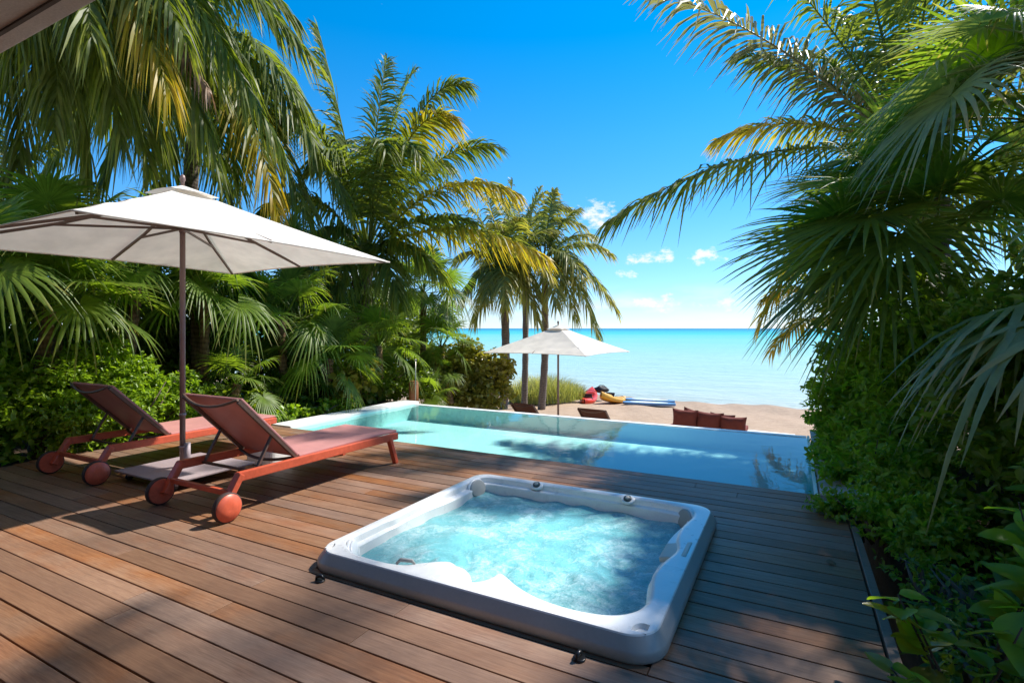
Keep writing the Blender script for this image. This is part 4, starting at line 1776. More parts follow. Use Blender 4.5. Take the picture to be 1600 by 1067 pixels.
def fan_palm(label, crown, base_z, nleaf, scale, seed, matkey='fan', el_hi=80, el_lo=-40, az_c=None, az_w=math.pi, r=.07, trunk=True, group='fan palms', lean=.15, trunk_mat='fibre'):
    rs = random.Random(seed)
    bx, by = crown[0] + rs.uniform(-lean, lean), crown[1] + rs.uniform(-lean, lean)
    root = empty('fan_palm', (bx, by, base_z))
    tag(root, label, 'fan palm', group)
    rel = Vector(crown) - Vector((bx, by, base_z))
    if trunk and rel.z > .15:
        trunk_obj(root, [(0, 0, -.08), rel * .5 + Vector((rs.uniform(-.05, .05), rs.uniform(-.05, .05), 0)), rel], r * 1.25, r, M[trunk_mat], ringy=.09, n=10)
    lib = fan_lib(matkey)
    els = sorted(lib)
    for i in range(nleaf):
        f = (i + rs.random() * .6) / nleaf
        el = el_hi + (el_lo - el_hi) * f
        ek = min(els, key=lambda q: abs(q - el))
        me = rs.choice(lib[ek])
        az = i * 2.39996 + rs.uniform(-.35, .35)
        if az_c is not None:
            az = az_c + ((az % (2 * math.pi)) / math.pi - 1) * az_w
        o = ob('fan_leaf', me, root, rel + Vector((rs.uniform(-.03, .03), rs.uniform(-.03, .03), rs.uniform(-.12, .04))))
        s = scale * rs.uniform(.82, 1.15)
        o.scale = (s, s * rs.uniform(.92, 1.08), s)
        o.rotation_euler = (rs.uniform(-.12, .12), (ek - el) * .012, az)
    return root


def leaves_mesh(tips_p, dirs, per, size, seed, mat, elong=1.9, spread=1.0, curl=.15):
    """rosettes of pointed leaves round each twig tip"""
    r = np.random.default_rng(seed)
    K = len(tips_p)
    n = K * per
    P = np.repeat(tips_p, per, 0)
    Dm = nrmz(np.repeat(dirs, per, 0))
    rand = nrmz(r.normal(0, 1, (n, 3)))
    d = nrmz(Dm * (.55 / spread) + rand * spread - UP * .12)
    ln = size * r.uniform(.6, 1.25, n)
    P = P - Dm * (r.uniform(0, 1.6, n) * size)[:, None]
    nn = UP * .9 + Dm * .5 + r.normal(0, .55, (n, 3))
    s = nrmz(np.cross(d, nn))
    nn = nrmz(np.cross(s, d))
    w = ln / elong * .5
    u = np.array([0, .32, .32, .32, .72, .72, .72, 1.0])
    vv = np.array([0, -1, 0, 1, -.72, 0, .72, 0])
    zz = np.array([0, .10, -.04, .10, .04, -.07, .04, -curl])
    v = P[:, None, :] + d[:, None, :] * (ln[:, None] * u)[..., None] + s[:, None, :] * (w[:, None] * vv)[..., None] + nn[:, None, :] * (ln[:, None] * zz)[..., None]
    b = (np.arange(n) * 8)[:, None]
    tri = np.concatenate([b + np.array([[0, 2, 1]]), b + np.array([[0, 3, 2]]), b + np.array([[4, 5, 7]]), b + np.array([[5, 6, 7]])])
    quad = np.concatenate([b + np.array([[1, 2, 5, 4]]), b + np.array([[2, 3, 6, 5]])])
    rd = np.repeat(np.clip(np.repeat(r.uniform(0, 1, K), per) * .6 + r.uniform(0, .4, n), 0, 1), 8)
    return mesh_np('foliage', v.reshape(-1, 3), [tri, quad], mat, {'rnd': rd, 'tip': np.tile(u, n)})


def shrub(name, label, blobs, base, K, per, size, seed, mat, elong=1.9, cat='shrub', group=None, spread=1.0, stems=7, inner=.35):
    """blobs: ellipsoids (x,y,z,rx,ry,rz) in world space"""
    r = np.random.default_rng(seed)
    root = empty(name, base)
    tag(root, label, cat, group)
    vol = np.array([b[3] * b[4] + b[4] * b[5] + b[3] * b[5] for b in blobs])
    cnt = np.maximum(8, (K * vol / vol.sum()).astype(int))
    Ps, Ds = [], []
    for b, c in zip(blobs, cnt):
        d = nrmz(r.normal(0, 1, (c, 3)))
        rad = np.where(r.random(c) < inner, r.uniform(.35, .8, c), r.uniform(.8, 1.06, c))
        bump = 1 + .16 * np.sin(d[:, 0] * 5 + seed) * np.sin(d[:, 1] * 6 + 1) + .12 * np.sin(d[:, 2] * 7 + 2 * d[:, 0])
        p = np.array(b[:3]) + d * (rad * bump)[:, None] * np.array(b[3:6])
        Ps.append(p)
        Ds.append(d + UP * .35)
    P, Dd = np.concatenate(Ps), np.concatenate(Ds)
    ok = P[:, 2] > base[2] + .02
    P, Dd = P[ok] - np.array(base), Dd[ok]
    o = ob('foliage', leaves_mesh(P, Dd, per, size, seed + 1, M[mat], elong, spread), root)
    o['kind'] = 'stuff'
    rs = random.Random(seed)
    m = MB()
    for k in range(stems):
        b = rs.choice(blobs)
        e = Vector(b[:3]) + Vector((rs.uniform(-.7, .7) * b[3], rs.uniform(-.7, .7) * b[4], rs.uniform(0, .8) * b[5])) - Vector(base)
        s_ = Vector((e.x * .3 + rs.uniform(-.1, .1), e.y * .3 + rs.uniform(-.1, .1), -.05))
        mid = s_.lerp(e, .5) + Vector((rs.uniform(-.1, .1), rs.uniform(-.1, .1), .1))
        m.tube([s_, mid, e], [.018, .012, .004], 6)
    m.build('stems', M['twig'], root)
    return root


# ------------------------------------------------------------------ left side: coconut palms
Y_, S_, D_ = {'m': 'coco_y'}, {'m': 'coco_s'}, {'m': 'coco_d'}
coco_palm('coconut_palm', 'big coconut palm with tall green crown and yellowing right-hand fronds behind the umbrella',
    (-8.81, 9.36, 3.16), (-9.28, 9.35, -0.43), [
    (-9.53, 8.54, 8.28, .55, {'droop': .35, 'roll': 1.1}),
    (-9.31, 10.69, 8.53, 1.1, {'droop': .5, 'roll': -.9}),
    (-6.97, 10.79, 7.25, 2.4, {'droop': .75, 'roll': .4}),
    (-6.22, 9.15, 5.85, 2.3, {'m': 'coco_y', 'droop': .7, 'roll': .5}),
    (-6.12, 10.79, 5.76, 1.7, {'droop': .7, 'roll': .3}),
    (-5.05, 9.77, 4.32, 1.7, {'m': 'coco_y', 'droop': .9}),
    (-4.35, 9.69, 2.99, 1.3, {'m': 'coco_y', 'droop': 1.0}),
    (-11.50, 8.51, 6.64, 2.0, {'m': 'coco_s', 'droop': .7, 'roll': -.4}),
    (-9.50, 7.41, 5.45, 2.6, {'droop': .9}),
    (-10.21, 7.49, 3.94, 1.9, {'droop': 1.1}),
    (-9.36, 7.72, 2.62, 1.6, {'droop': 1.1}),
    (-8.57, 7.46, 4.60, 2.4, {'droop': .9}), (-6.47, 8.34, 4.80, 2.2, {'droop': .8}), (-6.81, 7.71, 4.91, 2.3, {'droop': .8}), (-11.03, 10.68, 6.30, 2.4, {'droop': .8}),
    (-5.83, 9.36, 3.63, .8, {'droop': .7}),
    (-6.67, 9.37, 2.64, 1.0, {'droop': .9}),
    (-7.26, 8.61, 2.07, 1.0, {'droop': 1.0}),
    (-8.43, 7.99, 1.94, 1.1, {'droop': 1.0}),
    (-9.41, 11.99, 8.78, 1.8, {'roll': .6, 'droop': .6}),
    (-8.57, 12.66, 5.95, 1.8, {'droop': .7}),
    (-12.24, 10.04, 7.71, 1.9, {'roll': -.5, 'droop': .6}),
    ], 'coco', leaf=.98, droop=.5, seed=3, n=96, width=.052, r0=.19, r1=.15)

coco_palm('coconut_palm', 'coconut palm at the upper left whose fronds hang above the umbrella in a curtain',
    (-9.54, 4.00, 7.89), (-14.37, 2.12, 0.39), [
    (-6.16, 5.34, 5.33, 1.0, {'droop': .9}),
    (-7.02, 5.79, 6.49, .9, {'droop': .8}),
    (-6.21, 4.86, 4.00, 1.3, {'droop': 1.4}),
    (-6.78, 4.33, 4.01, 1.2, {'droop': 1.5}),
    (-6.61, 3.74, 4.30, 1.0, {'m': 'coco_y', 'droop': 1.6}),
    (-7.71, 3.73, 3.85, 1.1, {'droop': 1.5}),
    (-8.32, 3.29, 3.98, 1.0, {'droop': 1.5}),
    (-9.25, 2.91, 4.19, 1.0, {'droop': 1.5}),
    (-10.35, 2.67, 4.91, 1.0, {'droop': 1.3}),
    (-6.60, 3.97, 5.02, 1.0, {'droop': 1.4}),
    (-7.19, 3.21, 4.73, .9, {'droop': 1.5}),
    (-8.24, 2.88, 4.99, .9, {'droop': 1.5}),
    (-7.96, 5.74, 5.67, 1.2, {'droop': 1.2}),
    (-9.48, 5.16, 4.57, 1.3, {'droop': 1.3}),
    (-11.36, 4.40, 5.08, 1.2, {'droop': 1.3}),
    (-9.19, 5.99, 5.70, 1.2, {'droop': 1.2}),
    (-11.26, 5.12, 5.90, 1.2, {'droop': 1.2}),
    (-12.45, 3.59, 6.63, .9, {}), (-8.76, 4.87, 10.03, .4, {}), (-10.05, 3.73, 10.49, .3, {}), (-12.16, 3.07, 9.32, .5, {}), (-7.69, 5.66, 9.09, .6, {}),
    (-8.90, 3.89, 3.82, 1.4, {'droop': 1.4}), (-9.79, 3.42, 3.73, 1.4, {'droop': 1.4}), (-8.38, 4.39, 3.78, 1.4, {'droop': 1.4}), (-7.66, 5.00, 3.94, 1.5, {'droop': 1.4}), (-10.79, 3.11, 4.07, 1.2, {'droop': 1.4}),
    (-6.74, 4.24, 4.52, .5, {'m': 'coco_d', 'droop': 1.8, 'leaf': .55, 'n': 50}),
    (-7.11, 3.70, 4.94, .4, {'m': 'coco_d', 'droop': 1.8, 'leaf': .5, 'n': 50}),
    ], 'coco', leaf=1.0, droop=1.2, seed=8, n=104, width=.052, r0=.17, r1=.14)

coco_palm('coconut_palm', 'coconut palm behind the upper left curtain of fronds, arching towards the umbrella top',
    (-10.77, 6.74, 7.50), (-12.01, 6.54, 0.31), [
    (-7.69, 7.70, 3.79, 1.5, {'droop': 1.1}),
    (-8.03, 7.29, 2.89, 1.5, {'droop': 1.2}),
    (-8.68, 7.40, 5.88, 1.2, {'droop': .9}),
    (-8.17, 6.54, 3.50, 1.6, {'m': 'coco_y', 'droop': 1.2}),
    (-8.90, 5.92, 3.46, 1.6, {'droop': 1.3}),
    (-9.90, 5.39, 3.57, 1.6, {'droop': 1.3}),
    (-11.37, 5.07, 3.78, 1.6, {'droop': 1.2}),
    (-12.70, 4.82, 4.36, 1.5, {'droop': 1.1}),
    (-12.75, 5.24, 6.01, 1.2, {'droop': .9}),
    (-12.17, 6.00, 9.09, .7, {}), (-9.60, 7.36, 9.36, .7, {}), (-10.85, 6.93, 10.72, .4, {}),
    (-12.80, 7.70, 5.86, 1.2, {}), (-11.03, 8.64, 6.33, 1.2, {}), (-14.71, 6.69, 6.33, 1.2, {}), (-11.53, 8.15, 4.73, 1.3, {'droop': 1.0}),
    ], 'coco', leaf=1.1, droop=1.0, seed=12, n=92, width=.056, r0=.17, r1=.14)

coco_palm('coconut_palm', 'small feathery palm low at the left edge behind the umbrella canopy',
    (-11.35, 3.49, 3.35), (-11.44, 3.45, 0.21), auto_fronds((-11.35, 3.49, 3.35), 1.9, 13, 5, 70, -20), 'coco', leaf=.6, droop=.7, seed=15, n=52, r0=.1, r1=.08)

# far palms on the beach
coco_palm('coconut_palm', 'coconut palm on the beach with drooping pale fronds, left of the far umbrella',
    (-9.44, 17.18, 3.51), (-9.46, 17.17, -1.52), [
    (-10.67, 16.53, 6.10, .8, {}), (-10.41, 17.57, 7.03, .5, {}), (-9.36, 17.68, 6.99, .3, {}), (-8.05, 17.69, 6.48, .8, {}), (-10.59, 15.89, 4.09, 1.0, {}),
    (-10.36, 15.79, 2.47, 1.3, {'droop': .9}), (-10.06, 16.17, 1.80, 1.2, {'droop': 1.0}), (-7.88, 17.33, 2.48, 1.3, {'droop': .9}), (-7.95, 16.84, 1.84, 1.2, {'droop': 1.0}),
    (-11.83, 17.04, 5.50, 1.0, {}), (-7.97, 18.41, 5.19, 1.0, {}), (-8.42, 15.46, 2.20, 1.3, {'droop': .9}), (-8.80, 15.26, 4.96, .9, {}), (-7.59, 15.67, 3.87, 1.0, {}), (-11.47, 18.82, 3.70, 1.2, {}), (-9.83, 19.69, 2.64, 1.2, {}), (-9.88, 15.59, 4.89, 1.1, {'droop': .9}), (-9.19, 15.50, 2.43, 1.3, {'droop': 1.0}), (-7.43, 16.88, 3.34, 1.2, {'droop': .9}), (-8.23, 16.01, 5.25, .9, {})],
    'coco_far', leaf=1.0, droop=.7, seed=21, n=60, r0=.16, r1=.14, width=.066, bend=.1)
coco_palm('coconut_palm', 'slim tall-trunked coconut palm rising from the middle of the dune grass',
    (-9.60, 19.24, 5.15), (-9.40, 18.78, -1.56), [
    (-10.75, 18.64, 7.02, .6, {}), (-9.03, 19.55, 7.28, .4, {}), (-7.89, 19.81, 6.17, .9, {}), (-7.32, 19.89, 5.57, 1.0, {}), (-10.72, 18.09, 4.87, 1.0, {}), (-7.88, 19.13, 3.81, 1.2, {'droop': .8}),
    (-10.30, 17.86, 3.31, 1.3, {'droop': .8}), (-8.66, 17.36, 2.97, 1.2, {'droop': .8}), (-10.00, 21.30, 6.40, .8, {}), (-11.04, 20.86, 6.99, .8, {})],
    'coco_far', leaf=.95, droop=.7, seed=22, n=60, r0=.13, r1=.11, width=.066, bend=.05)
coco_palm('coconut_palm', 'coconut palm at the right of the beach group, fronds arching over the far umbrella',
    (-8.44, 18.62, 4.08), (-8.55, 18.56, -1.55), [
    (-6.06, 19.42, 4.32, 1.0, {}), (-5.73, 18.92, 2.18, 1.5, {'droop': .8}), (-6.14, 18.25, 1.16, 1.7, {'m': 'coco_far', 'droop': .9}), (-7.41, 19.61, 6.19, .8, {}), (-8.07, 18.81, 6.74, .5, {}),
    (-6.50, 17.83, 3.15, 1.2, {'droop': .7}), (-6.94, 18.05, 1.80, 1.5, {'droop': .9}), (-9.76, 17.91, 5.51, .9, {}), (-8.99, 16.74, 3.17, 1.2, {'droop': .8}), (-7.24, 16.99, 2.23, 1.3, {'droop': .9}), (-7.25, 21.06, 5.29, 1.0, {})],
    'coco_far', leaf=1.0, droop=.7, seed=23, n=64, r0=.15, r1=.12, width=.066, bend=.1)

# ------------------------------------------------------------------ right side: coconut palms
coco_palm('coconut_palm', 'coconut palm on the right with a long silvery frond reaching up into the sky',
    (1.83, 11.72, 4.51), (2.19, 12.19, -0.11), [
    (-2.00, 8.28, 6.82, .95, {'m': 'coco_s', 'droop': .75, 'leaf': 1.15, 'n': 84}),
    (-2.62, 8.23, 3.21, 1.25, {'droop': .85, 'leaf': 1.1, 'n': 84}),
    (-1.39, 11.43, 5.36, 1.0, {'m': 'coco_y', 'droop': .8}),
    (-0.42, 11.09, 8.40, .6, {'droop': .6}),
    (0.92, 11.23, 9.09, .4, {}), (2.43, 12.04, 9.43, .4, {}), (3.46, 12.01, 7.71, .6, {}), (4.41, 12.52, 5.44, .8, {}),
    (-0.59, 12.42, 1.61, 1.4, {'m': 'coco_y', 'droop': .8}),
    (0.13, 13.08, 7.36, .9, {}), (0.71, 12.82, 1.94, 1.3, {'droop': .9}), (3.55, 12.35, 2.76, 1.2, {}), (2.29, 10.55, 2.13, 1.2, {}), (0.76, 13.70, 8.48, .9, {'droop': .7}), (2.21, 14.18, 9.16, .8, {'droop': .7}), (2.05, 10.14, 5.87, .8, {}), (-0.80, 10.32, 6.34, .9, {'droop': .7})],
    'coco', leaf=1.05, droop=.6, seed=31, n=80, width=.05, r0=.17, r1=.14)
coco_palm('coconut_palm', 'tall coconut palm whose crown tops the right garden above the picture',
    (3.6, 7.0, 9.4), (4.3, 7.6, -.1), auto_fronds((3.6, 7.0, 9.4), 3.6, 11, 6, 50, -12), 'coco', leaf=.95, droop=.7, seed=35, n=56, r0=.17, r1=.13, bend=-.2)
coco_palm('coconut_palm', 'coconut palm filling the top right corner behind the pale green fans',
    (4.52, 11.44, 7.02), (4.81, 11.82, -0.05), auto_fronds((4.52, 11.44, 7.02), 4.3, 20, 9, 60, -45), 'coco', leaf=1.05, droop=.9, seed=37, n=76, width=.054)
coco_palm('coconut_palm', 'young yellowish coconut palm behind the right-hand climbing shrub',
    (1.11, 13.60, 1.40), (1.29, 13.70, -0.26), [
    (-0.56, 12.15, 2.07, 1.0, {'m': 'coco_y'}), (-0.38, 11.79, 1.09, 1.0, {'m': 'coco_y'}), (-0.31, 13.19, 2.68, .9, {}), (0.25, 13.03, 3.33, .6, {}), (1.08, 13.24, 3.56, .4, {}), (1.91, 13.69, 3.02, .6, {}), (0.01, 11.54, 1.66, 1.0, {})],
    'coco', leaf=.7, droop=.7, seed=36, n=54, r0=.13, r1=.11)

# ------------------------------------------------------------------ left side: fan palms
LFAN = [
    ('fan palm at the far left with glossy hanging leaves above its short fibrous trunk', (-8.30, 3.20, 1.77), -.1, 18, .86, 'fan'),
    ('fan palm with one broad sunlit leaf spread just under the umbrella canopy', (-8.70, 4.42, 2.20), -.1, 18, 1.0, 'fan'),
    ('fan palm whose leaves hang at the left edge of the hedge', (-8.60, 2.65, 2.06), -.1, 18, .95, 'fan'),
    ('fan palm right behind the near umbrella\'s pole', (-8.60, 5.39, 1.96), -.1, 16, .86, 'fan'),
    ('short upright fan palm right of the umbrella pole, low in the hedge', (-8.00, 5.56, 0.59), -.1, 11, .62, 'fan'),
    ('dark fan palm in the hedge above the nearer lounger\'s footrest', (-8.50, 6.80, 1.66), -.1, 18, .95, 'fan'),
    ('fan palm on a slender leaning trunk left of the pool corner', (-7.90, 7.41, 0.92), -.1, 15, .84, 'fan'),
    ('fan palm with broad arching leaves leaning over the pool coping', (-8.00, 8.89, 1.12), -.1, 16, .92, 'fan'),
    ('tall dark fan palm behind the far left pool corner', (-8.40, 11.01, 2.45), -.1, 22, .95, 'fan_dark'),
    ('fan palm with yellow-tipped leaves beside the sea grape bush', (-7.90, 11.10, 1.06), -.1, 16, .85, 'fan'),
    ('small fan palm seedling beside the thin rod at the pool corner', (-7.25, 9.74, -0.02), -.1, 9, .58, 'fan'),
    ('tall fan palm deep in the hedge above the umbrella pole', (-9.60, 5.78, 2.69), -.1, 20, 1.05, 'fan_dark'),
    ('tall fan palm deep in the hedge left of the umbrella\'s right tip', (-9.60, 7.84, 2.78), -.1, 20, 1.05, 'fan_dark'),
    ('tall fan palm deep in the hedge under the big coconut crown', (-9.40, 9.72, 2.49), -.1, 20, 1.0, 'fan_dark'),
    ('tall fan palm deep in the hedge at the far left', (-9.60, 3.79, 2.57), -.1, 20, 1.05, 'fan'),
    ('half-hidden fan palm low behind the slender leaning trunk', (-8.50, 7.24, 0.54), -.1, 12, .75, 'fan_dark'),
    ('half-hidden fan palm low behind the timber bollard', (-8.60, 10.08, 0.30), -.1, 12, .75, 'fan_dark'),
    ('pale young fan palm between the sea grape bush and the pool', (-7.50, 10.80, 0.37), -.25, 8, .55, 'fan'),
]
for k, (lab, c, bz, nl, sc, mk) in enumerate(LFAN):
    fan_palm(lab, c, bz, nl, sc, 200 + k, mk, el_lo=-6 if k in (0, 1, 2, 3) else -30, group='fan palms in the left hedge')

# right side fan palms, large and close
fan_palm('fan palm at the right edge with fans hanging high overhead', (2.06, 5.96, 3.80), -.1, 14, 1.08, 305, 'fan_grey', el_hi=65, el_lo=-20, group='fan palms in the right garden', r=.09)


def custom_fan(label, crown, base_z, leaves, matkey, trunk=True, r=.08):
    """a palm near the lens: every leaf has its own direction, size and droop"""
    root = empty('fan_palm', (crown[0], crown[1], base_z))
    tag(root, label, 'fan palm', 'fan palms in the right garden')
    rel = Vector((0, 0, crown[2] - base_z))
    if trunk:
        trunk_obj(root, [(0, 0, -.08), rel * .5, rel], r * 1.2, r, M['fibre'], ringy=.09, n=10)
    for k, (az, el, pet, rad, dr, ns) in enumerate(leaves):
        me = fan_leaf_mesh(el, pet, rad, int(abs(crown[0]) * 100) + k, M[matkey], nseg=ns, droop=dr, spread=130, split=.42)
        o = ob('fan_leaf', me, root, rel)
        o.rotation_euler = (0, 0, R(az))
    return root


custom_fan('large fan palm in the right foreground with dark spreading fans against the sky', (1.42, 7.54, 2.43), -.1,
    [(205, 12, 1.0, 1.40, .18, 46), (190, 26, 1.0, 1.35, .16, 46), (222, 24, 1.0, 1.35, .18, 46), (198, -6, .95, 1.3, .22, 44), (240, 10, .95, 1.3, .25, 44), (170, 14, 1.0, 1.3, .2, 44), (208, 44, 1.0, 1.3, .2, 44), (152, 40, .9, 1.2, .2, 40), (262, 36, .9, 1.2, .25, 40), (185, 62, .9, 1.2, .2, 40), (110, 40, .9, 1.1, .3, 36), (60, 40, .9, 1.1, .3, 36), (0, 45, .9, 1.1, .3, 36), (300, 30, .9, 1.1, .3, 36), (214, -24, .8, 1.2, .3, 42), (235, -10, .85, 1.2, .3, 42)], 'fan_dark', r=.10)
custom_fan('large fan palm further back on the right, fans overlapping the sky', (1.87, 9.59, 3.36), -.1,
    [(208, 6, 1.1, 1.45, .18, 46), (196, 22, 1.1, 1.45, .18, 46), (222, 20, 1.1, 1.45, .18, 46), (182, 10, 1.1, 1.4, .2, 44), (206, 40, 1.1, 1.4, .2, 44), (235, 36, 1.1, 1.3, .2, 42), (165, 35, 1.1, 1.3, .2, 42), (210, -18, 1.0, 1.3, .28, 44), (190, 60, 1.0, 1.3, .2, 42), (120, 40, 1.0, 1.2, .3, 36), (30, 40, 1.0, 1.2, .3, 36), (320, 40, 1.0, 1.2, .3, 36)], 'fan_dark', r=.10)
custom_fan('fan palm with pale green fans filling the upper right corner', (2.27, 7.54, 3.68), -.1,
    [(205, 10, .85, 1.15, .22, 42), (222, 30, .85, 1.15, .2, 42), (190, 34, .85, 1.15, .2, 42), (240, 8, .85, 1.1, .25, 40), (175, 10, .85, 1.1, .25, 40), (208, 56, .85, 1.1, .2, 42), (150, 40, .8, 1.1, .2, 38), (262, 40, .8, 1.1, .25, 38), (230, 60, .8, 1.1, .2, 40), (200, -20, .7, 1.1, .3, 40), (90, 40, .8, 1.0, .3, 36), (20, 40, .8, 1.0, .3, 36), (320, 40, .8, 1.0, .3, 36)], 'fan', r=.09)
custom_fan('silvery fan palm at the right edge with long grey-green blades drooping over the bushes', (1.97, 4.78, 1.47), -.1,
    [(172, 28, .55, .95, .6, 22), (150, 20, .55, .95, .8, 22), (205, 22, .5, .95, .8, 22), (120, 30, .5, .9, .6, 22), (240, 20, .5, .9, .6, 22), (180, 62, .5, .9, .5, 22), (20, 40, .5, .8, .5, 20), (-40, 40, .5, .8, .5, 20), (70, 45, .5, .8, .5, 20)], 'fan_grey')
custom_fan('low fan palm in the bottom right corner with stiff pointed green blades', (1.23, 3.48, -0.19), -.1,
    [(165, 28, .30, .55, .12, 16), (190, 42, .30, .55, .1, 16), (140, 35, .30, .5, .15, 16), (215, 22, .28, .5, .2, 16), (100, 40, .3, .5, .2, 16), (20, 40, .3, .5, .2, 16)], 'fan', trunk=False)

# ------------------------------------------------------------------ shrubs
shrub('green_shrub', 'bright green leafy shrub behind the left lounger, beside the umbrella pole', [(-7.78, 3.75, .5, .40, .75, .58), (-7.8, 3.15, .50, .38, .5, .55), (-7.9, 4.5, .4, .35, .6, .48), (-8.0, 3.6, 1.0, .35, .65, .38)], (-7.85, 3.7, -.1), 1900, 7, .07, 401, 'shrub', cat='shrub')
shrub('green_shrub', 'darker leafy shrub at the far left edge of the deck', [(-7.95, 2.35, .35, .40, .6, .48), (-8.1, 1.7, .4, .45, .55, .55), (-8.2, 2.5, .8, .40, .6, .5)], (-8.0, 2.2, -.1), 1100, 6, .095, 402, 'shrub', elong=1.6)
shrub('low_ground_plant', 'low light green groundcover along the pool coping', [(-7.5, 5.2, .08, .25, .5, .2), (-7.42, 6.0, .08, .2, .6, .17), (-7.42, 7.0, .07, .2, .6, .15)], (-7.45, 6.0, -.12), 330, 6, .085, 403, 'shrub', elong=1.4, cat='plant')
shrub('low_ground_plant', 'dark leafy undergrowth beneath the fan palms of the left hedge', [(-8.3, 5.6, .25, .5, .9, .5), (-8.2, 7.3, .25, .5, 1.0, .5), (-8.1, 8.8, .25, .5, .8, .5), (-7.6, 9.7, .2, .5, .5, .45)], (-8.2, 7.2, -.12), 1300, 6, .10, 404, 'shrub_dark', elong=1.5, cat='plant')
shrub('sea_grape_bush', 'dense round-leaved sea grape bush beyond the far left pool corner', [(-7.6, 11.2, .2, .7, .8, .75), (-7.0, 11.6, -.1, .7, .7, .7), (-7.4, 11.5, .75, .6, .6, .5), (-6.85, 12.0, .4, .55, .55, .55), (-7.9, 10.6, .3, .5, .6, .6)], (-7.3, 11.3, -.9), 2100, 5, .11, 405, 'grape', elong=1.12, cat='bush')
shrub('sea_grape_bush', 'sea grape with big pale round leaves behind the timber bollard', [(-7.95, 8.3, .45, .3, .6, .45), (-7.8, 7.6, .3, .25, .4, .35)], (-7.95, 8.1, -.12), 170, 5, .17, 406, 'grape', elong=1.1, cat='bush')
BACK = [('dark evergreen thicket behind the fan palms at the far left', -10.6, 3.0), ('dark evergreen thicket behind the fan palms left of the umbrella pole', -10.6, 6.0), ('dark evergreen thicket behind the fan palms near the umbrella\'s right tip', -10.4, 9.0), ('dark evergreen thicket behind the sea grape bush', -10.2, 12.0)]
for k, (lab, x, y) in enumerate(BACK):
    shrub('thicket', lab, [(x, y, .6, 1.0, 1.7, 1.1), (x - .5, y + .6, 1.6, .9, 1.4, 1.0), (x - .3, y - .8, 1.7, .8, 1.0, .9)], (x, y, -.15), 1900, 6, .15, 410 + k, 'shrub_dark', cat='thicket', group='thickets behind the left hedge', inner=.2)

# right side
shrub('climbing_shrub', 'tall leafy climbing shrub spilling over the right end of the pool', [(.95, 6.7, .75, .55, .8, .8), (.85, 6.0, .35, .45, .6, .5), (1.15, 7.3, 1.2, .6, .9, .75), (1.2, 6.6, 1.5, .55, .7, .6), (.7, 7.0, .45, .4, .6, .4), (1.0, 8.0, .6, .7, .9, .9), (.42, 7.6, .62, .34, .5, .42), (.62, 7.8, 1.25, .4, .6, .5), (.42, 6.3, .12, .26, .55, .22), (.40, 7.2, .18, .26, .6, .28)], (1.0, 6.7, -.1), 3900, 6, .09, 420, 'vine', elong=2.3)
shrub('green_shrub', 'small-leaved shrub creeping over the deck\'s far right edge', [(.62, 4.95, .12, .38, .38, .2), (.75, 5.3, .3, .35, .4, .3), (.85, 4.6, .15, .4, .5, .25), (.28, 4.98, .10, .22, .18, .10)], (.7, 4.9, -.1), 900, 7, .05, 421, 'shrub', elong=1.8)
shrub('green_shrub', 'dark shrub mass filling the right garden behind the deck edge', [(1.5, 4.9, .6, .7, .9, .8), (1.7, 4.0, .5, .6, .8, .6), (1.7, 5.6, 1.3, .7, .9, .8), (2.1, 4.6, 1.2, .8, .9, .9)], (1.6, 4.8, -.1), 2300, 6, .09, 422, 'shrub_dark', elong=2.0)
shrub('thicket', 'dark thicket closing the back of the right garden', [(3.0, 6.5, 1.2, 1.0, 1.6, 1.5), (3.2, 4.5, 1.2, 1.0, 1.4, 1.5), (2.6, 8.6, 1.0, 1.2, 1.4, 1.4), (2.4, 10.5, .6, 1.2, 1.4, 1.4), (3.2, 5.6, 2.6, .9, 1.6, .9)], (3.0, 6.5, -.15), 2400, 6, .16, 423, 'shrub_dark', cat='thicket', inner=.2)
shrub('low_ground_plant', 'tangled dry twigs and small leaves along the deck\'s right edge', [(.72, 3.6, .06, .3, .9, .16), (.9, 2.9, .06, .4, .6, .16)], (.75, 3.4, -.1), 420, 4, .045, 424, 'shrub_dark', cat='plant', stems=40)


# broad-leaved seedlings by the deck edge: every leaf its own object
def big_leaf_mesh(seed, mat):
    r = np.random.default_rng(seed)
    NU, NV = 8, 4
    v, f, tp = [], [], []
    for i in range(NU + 1):
        u = i / NU
        w = .36 * math.sin(math.pi * min(1, u ** .75 * .97 + .015)) ** .8
        for j in range(NV + 1):
            s = j / NV * 2 - 1
            v.append((.06 + u, s * w, .10 * abs(s) * w * 2 - .20 * u * u + .012 * math.sin(9 * u + 3 * s + seed)))
            tp.append(u * .5)
    for i in range(NU):
        for j in range(NV):
            k = i * (NV + 1) + j
            f.append((k, k + NV + 1, k + NV + 2, k + 1))
    n0 = len(v)
    v += [(0, -.012, 0), (0, .012, 0), (.08, .012, .0), (.08, -.012, .0)]
    tp += [0] * 4
    f.append((n0, n0 + 3, n0 + 2, n0 + 1))
    return mesh_np('leaf', v, np.array(f), mat, {'rnd': np.full(len(v), r.uniform(.2, 1)), 'tip': tp}, smooth=True)


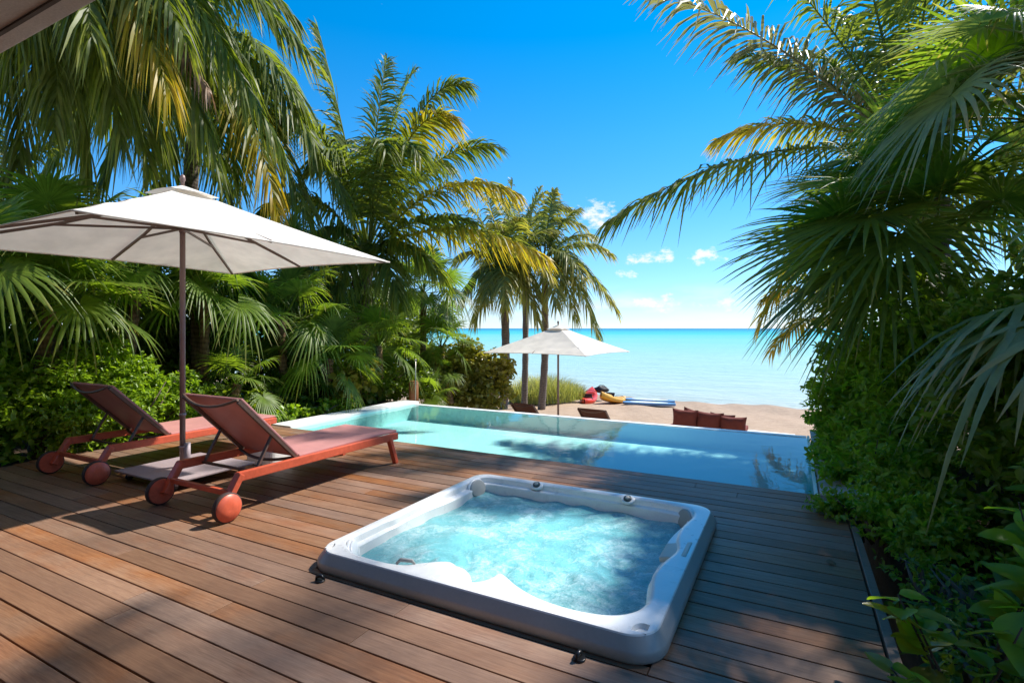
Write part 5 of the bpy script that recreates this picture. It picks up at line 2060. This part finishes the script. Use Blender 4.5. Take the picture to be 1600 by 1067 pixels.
BIGLEAF = [big_leaf_mesh(k, M['vine'] if k % 3 else M['grape']) for k in range(6)]
SEEDLINGS = [
    ('broad-leaved seedling with oval leaves overhanging the deck edge at the lower right', (.55, 2.72), 3, .42, .15, 51),
    ('broad-leaved seedling just behind the lower right deck edge', (.74, 3.05), 3, .5, .17, 52),
    ('tall broad-leaved seedling with big oval leaves in the dark right garden', (1.05, 3.35), 4, .85, .19, 53),
    ('broad-leaved seedling in the shade right of the tall one', (1.25, 3.05), 3, .7, .18, 54),
    ('small broad-leaved seedling at the very bottom of the deck\'s right edge', (.52, 2.35), 3, .22, .12, 55),
    ('broad-leaved sprig poking out beside the far right deck corner', (.62, 5.5), 3, .55, .13, 56),
]
for lab, (x, y), ns, h, ls, sd in SEEDLINGS:
    rs = random.Random(sd)
    root = empty('broad_leaf_seedling', (x, y, -.1))
    tag(root, lab, 'plant', 'broad-leaved seedlings by the deck edge')
    for s in range(ns):
        e = Vector((rs.uniform(-.22, .22), rs.uniform(-.22, .22), h * rs.uniform(.7, 1.1) + .1))
        m = MB()
        m.tube([(0, 0, 0), e * .5 + Vector((rs.uniform(-.05, .05), rs.uniform(-.05, .05), 0)), e], [.008, .006, .003], 6)
        m.build('stem', M['twig'], root)
        nl = rs.randint(6, 9)
        for k in range(nl):
            f_ = 1 - .55 * (k / nl)
            o = ob('leaf', rs.choice(BIGLEAF), root, e * f_)
            sc = ls * rs.uniform(.7, 1.15)
            o.scale = (sc, sc, sc)
            o.rotation_euler = (rs.uniform(-.4, .4), R(rs.uniform(-50, 15)), k * 2.4 + rs.uniform(-.3, .3))

# climbing sprig with a few separate leaves reaching over the pool's right end
# ------------------------------------------------------------------ dune grass
r = np.random.default_rng(77)
n = 7000
gx = r.uniform(-1, 1, n)
gy = r.uniform(-1, 1, n)
ok = gx ** 2 + gy ** 2 < 1
gx, gy = gx[ok], gy[ok]
n = len(gx)
GA, GB = np.array([-10.01, 19.58, -1.60]), np.array([-9.27, 23.95, -1.85])
cx, cy = (GA[0] + GB[0]) / 2, (GA[1] + GB[1]) / 2
hd = nrmz(GB - GA)
hl = np.linalg.norm(GB[:2] - GA[:2]) / 2 + .35
bx = cx + hd[0] * gx * hl - hd[1] * gy * 1.1
by = cy + hd[1] * gx * hl + hd[0] * gy * 1.1
bz = -1.56 - .035 * (by - 18) + .0 * bx
hh = (1.30 - .5 * np.clip(gx, -.2, 1) ** 1.0) * (1 - .35 * (gx ** 2 + gy ** 2)) * r.uniform(.45, 1.2, n)
la = r.uniform(0, 6.28, n)
lean = r.uniform(.15, .95, n) * hh
st = np.array([0, .4, .75, 1.0])
wd = np.array([1, .9, .6, .05])
pc = np.stack([bx[:, None] + np.cos(la)[:, None] * lean[:, None] * st ** 2, by[:, None] + np.sin(la)[:, None] * lean[:, None] * st ** 2, bz[:, None] + hh[:, None] * (st - .18 * st ** 3)], -1)
side = np.stack([-np.sin(la), np.cos(la), np.zeros(n)], 1)
W = side[:, None, :] * (.009 * wd)[None, :, None]
v = np.stack([pc - W, pc + W], 2).reshape(-1, 3)
idx = (np.arange(n)[:, None] * 8 + np.arange(3)[None, :] * 2).ravel()
f = np.stack([idx, idx + 1, idx + 3, idx + 2], 1)
gme = mesh_np('dune_grass', v, f, M['grass'], {'rnd': np.repeat(r.uniform(0, 1, n), 8), 'tip': np.tile(np.repeat(st, 2), n)})
tag(ob('dune_grass', gme), 'tall feathery dune grass clump at the edge of the beach', 'grass', kind='stuff')

# ------------------------------------------------------------------ a few dry leaves blown on to the boards
for k, (x, y, lab) in enumerate(((.18, 3.95, 'small dry brown leaf on the boards halfway along the deck\'s right edge'), (.05, 2.35, 'small dry brown leaf on the boards near the bottom right seedlings'))):
    o = ob('fallen_leaf', big_leaf_mesh(40 + k, M['coco_d']), None, (x, y, .012))
    o.scale = (.08,) * 3
    o.rotation_euler = (R(170 if k % 2 else 4), R(6), k * 1.7)
    tag(o, lab, 'leaf', 'dry leaves on the deck')
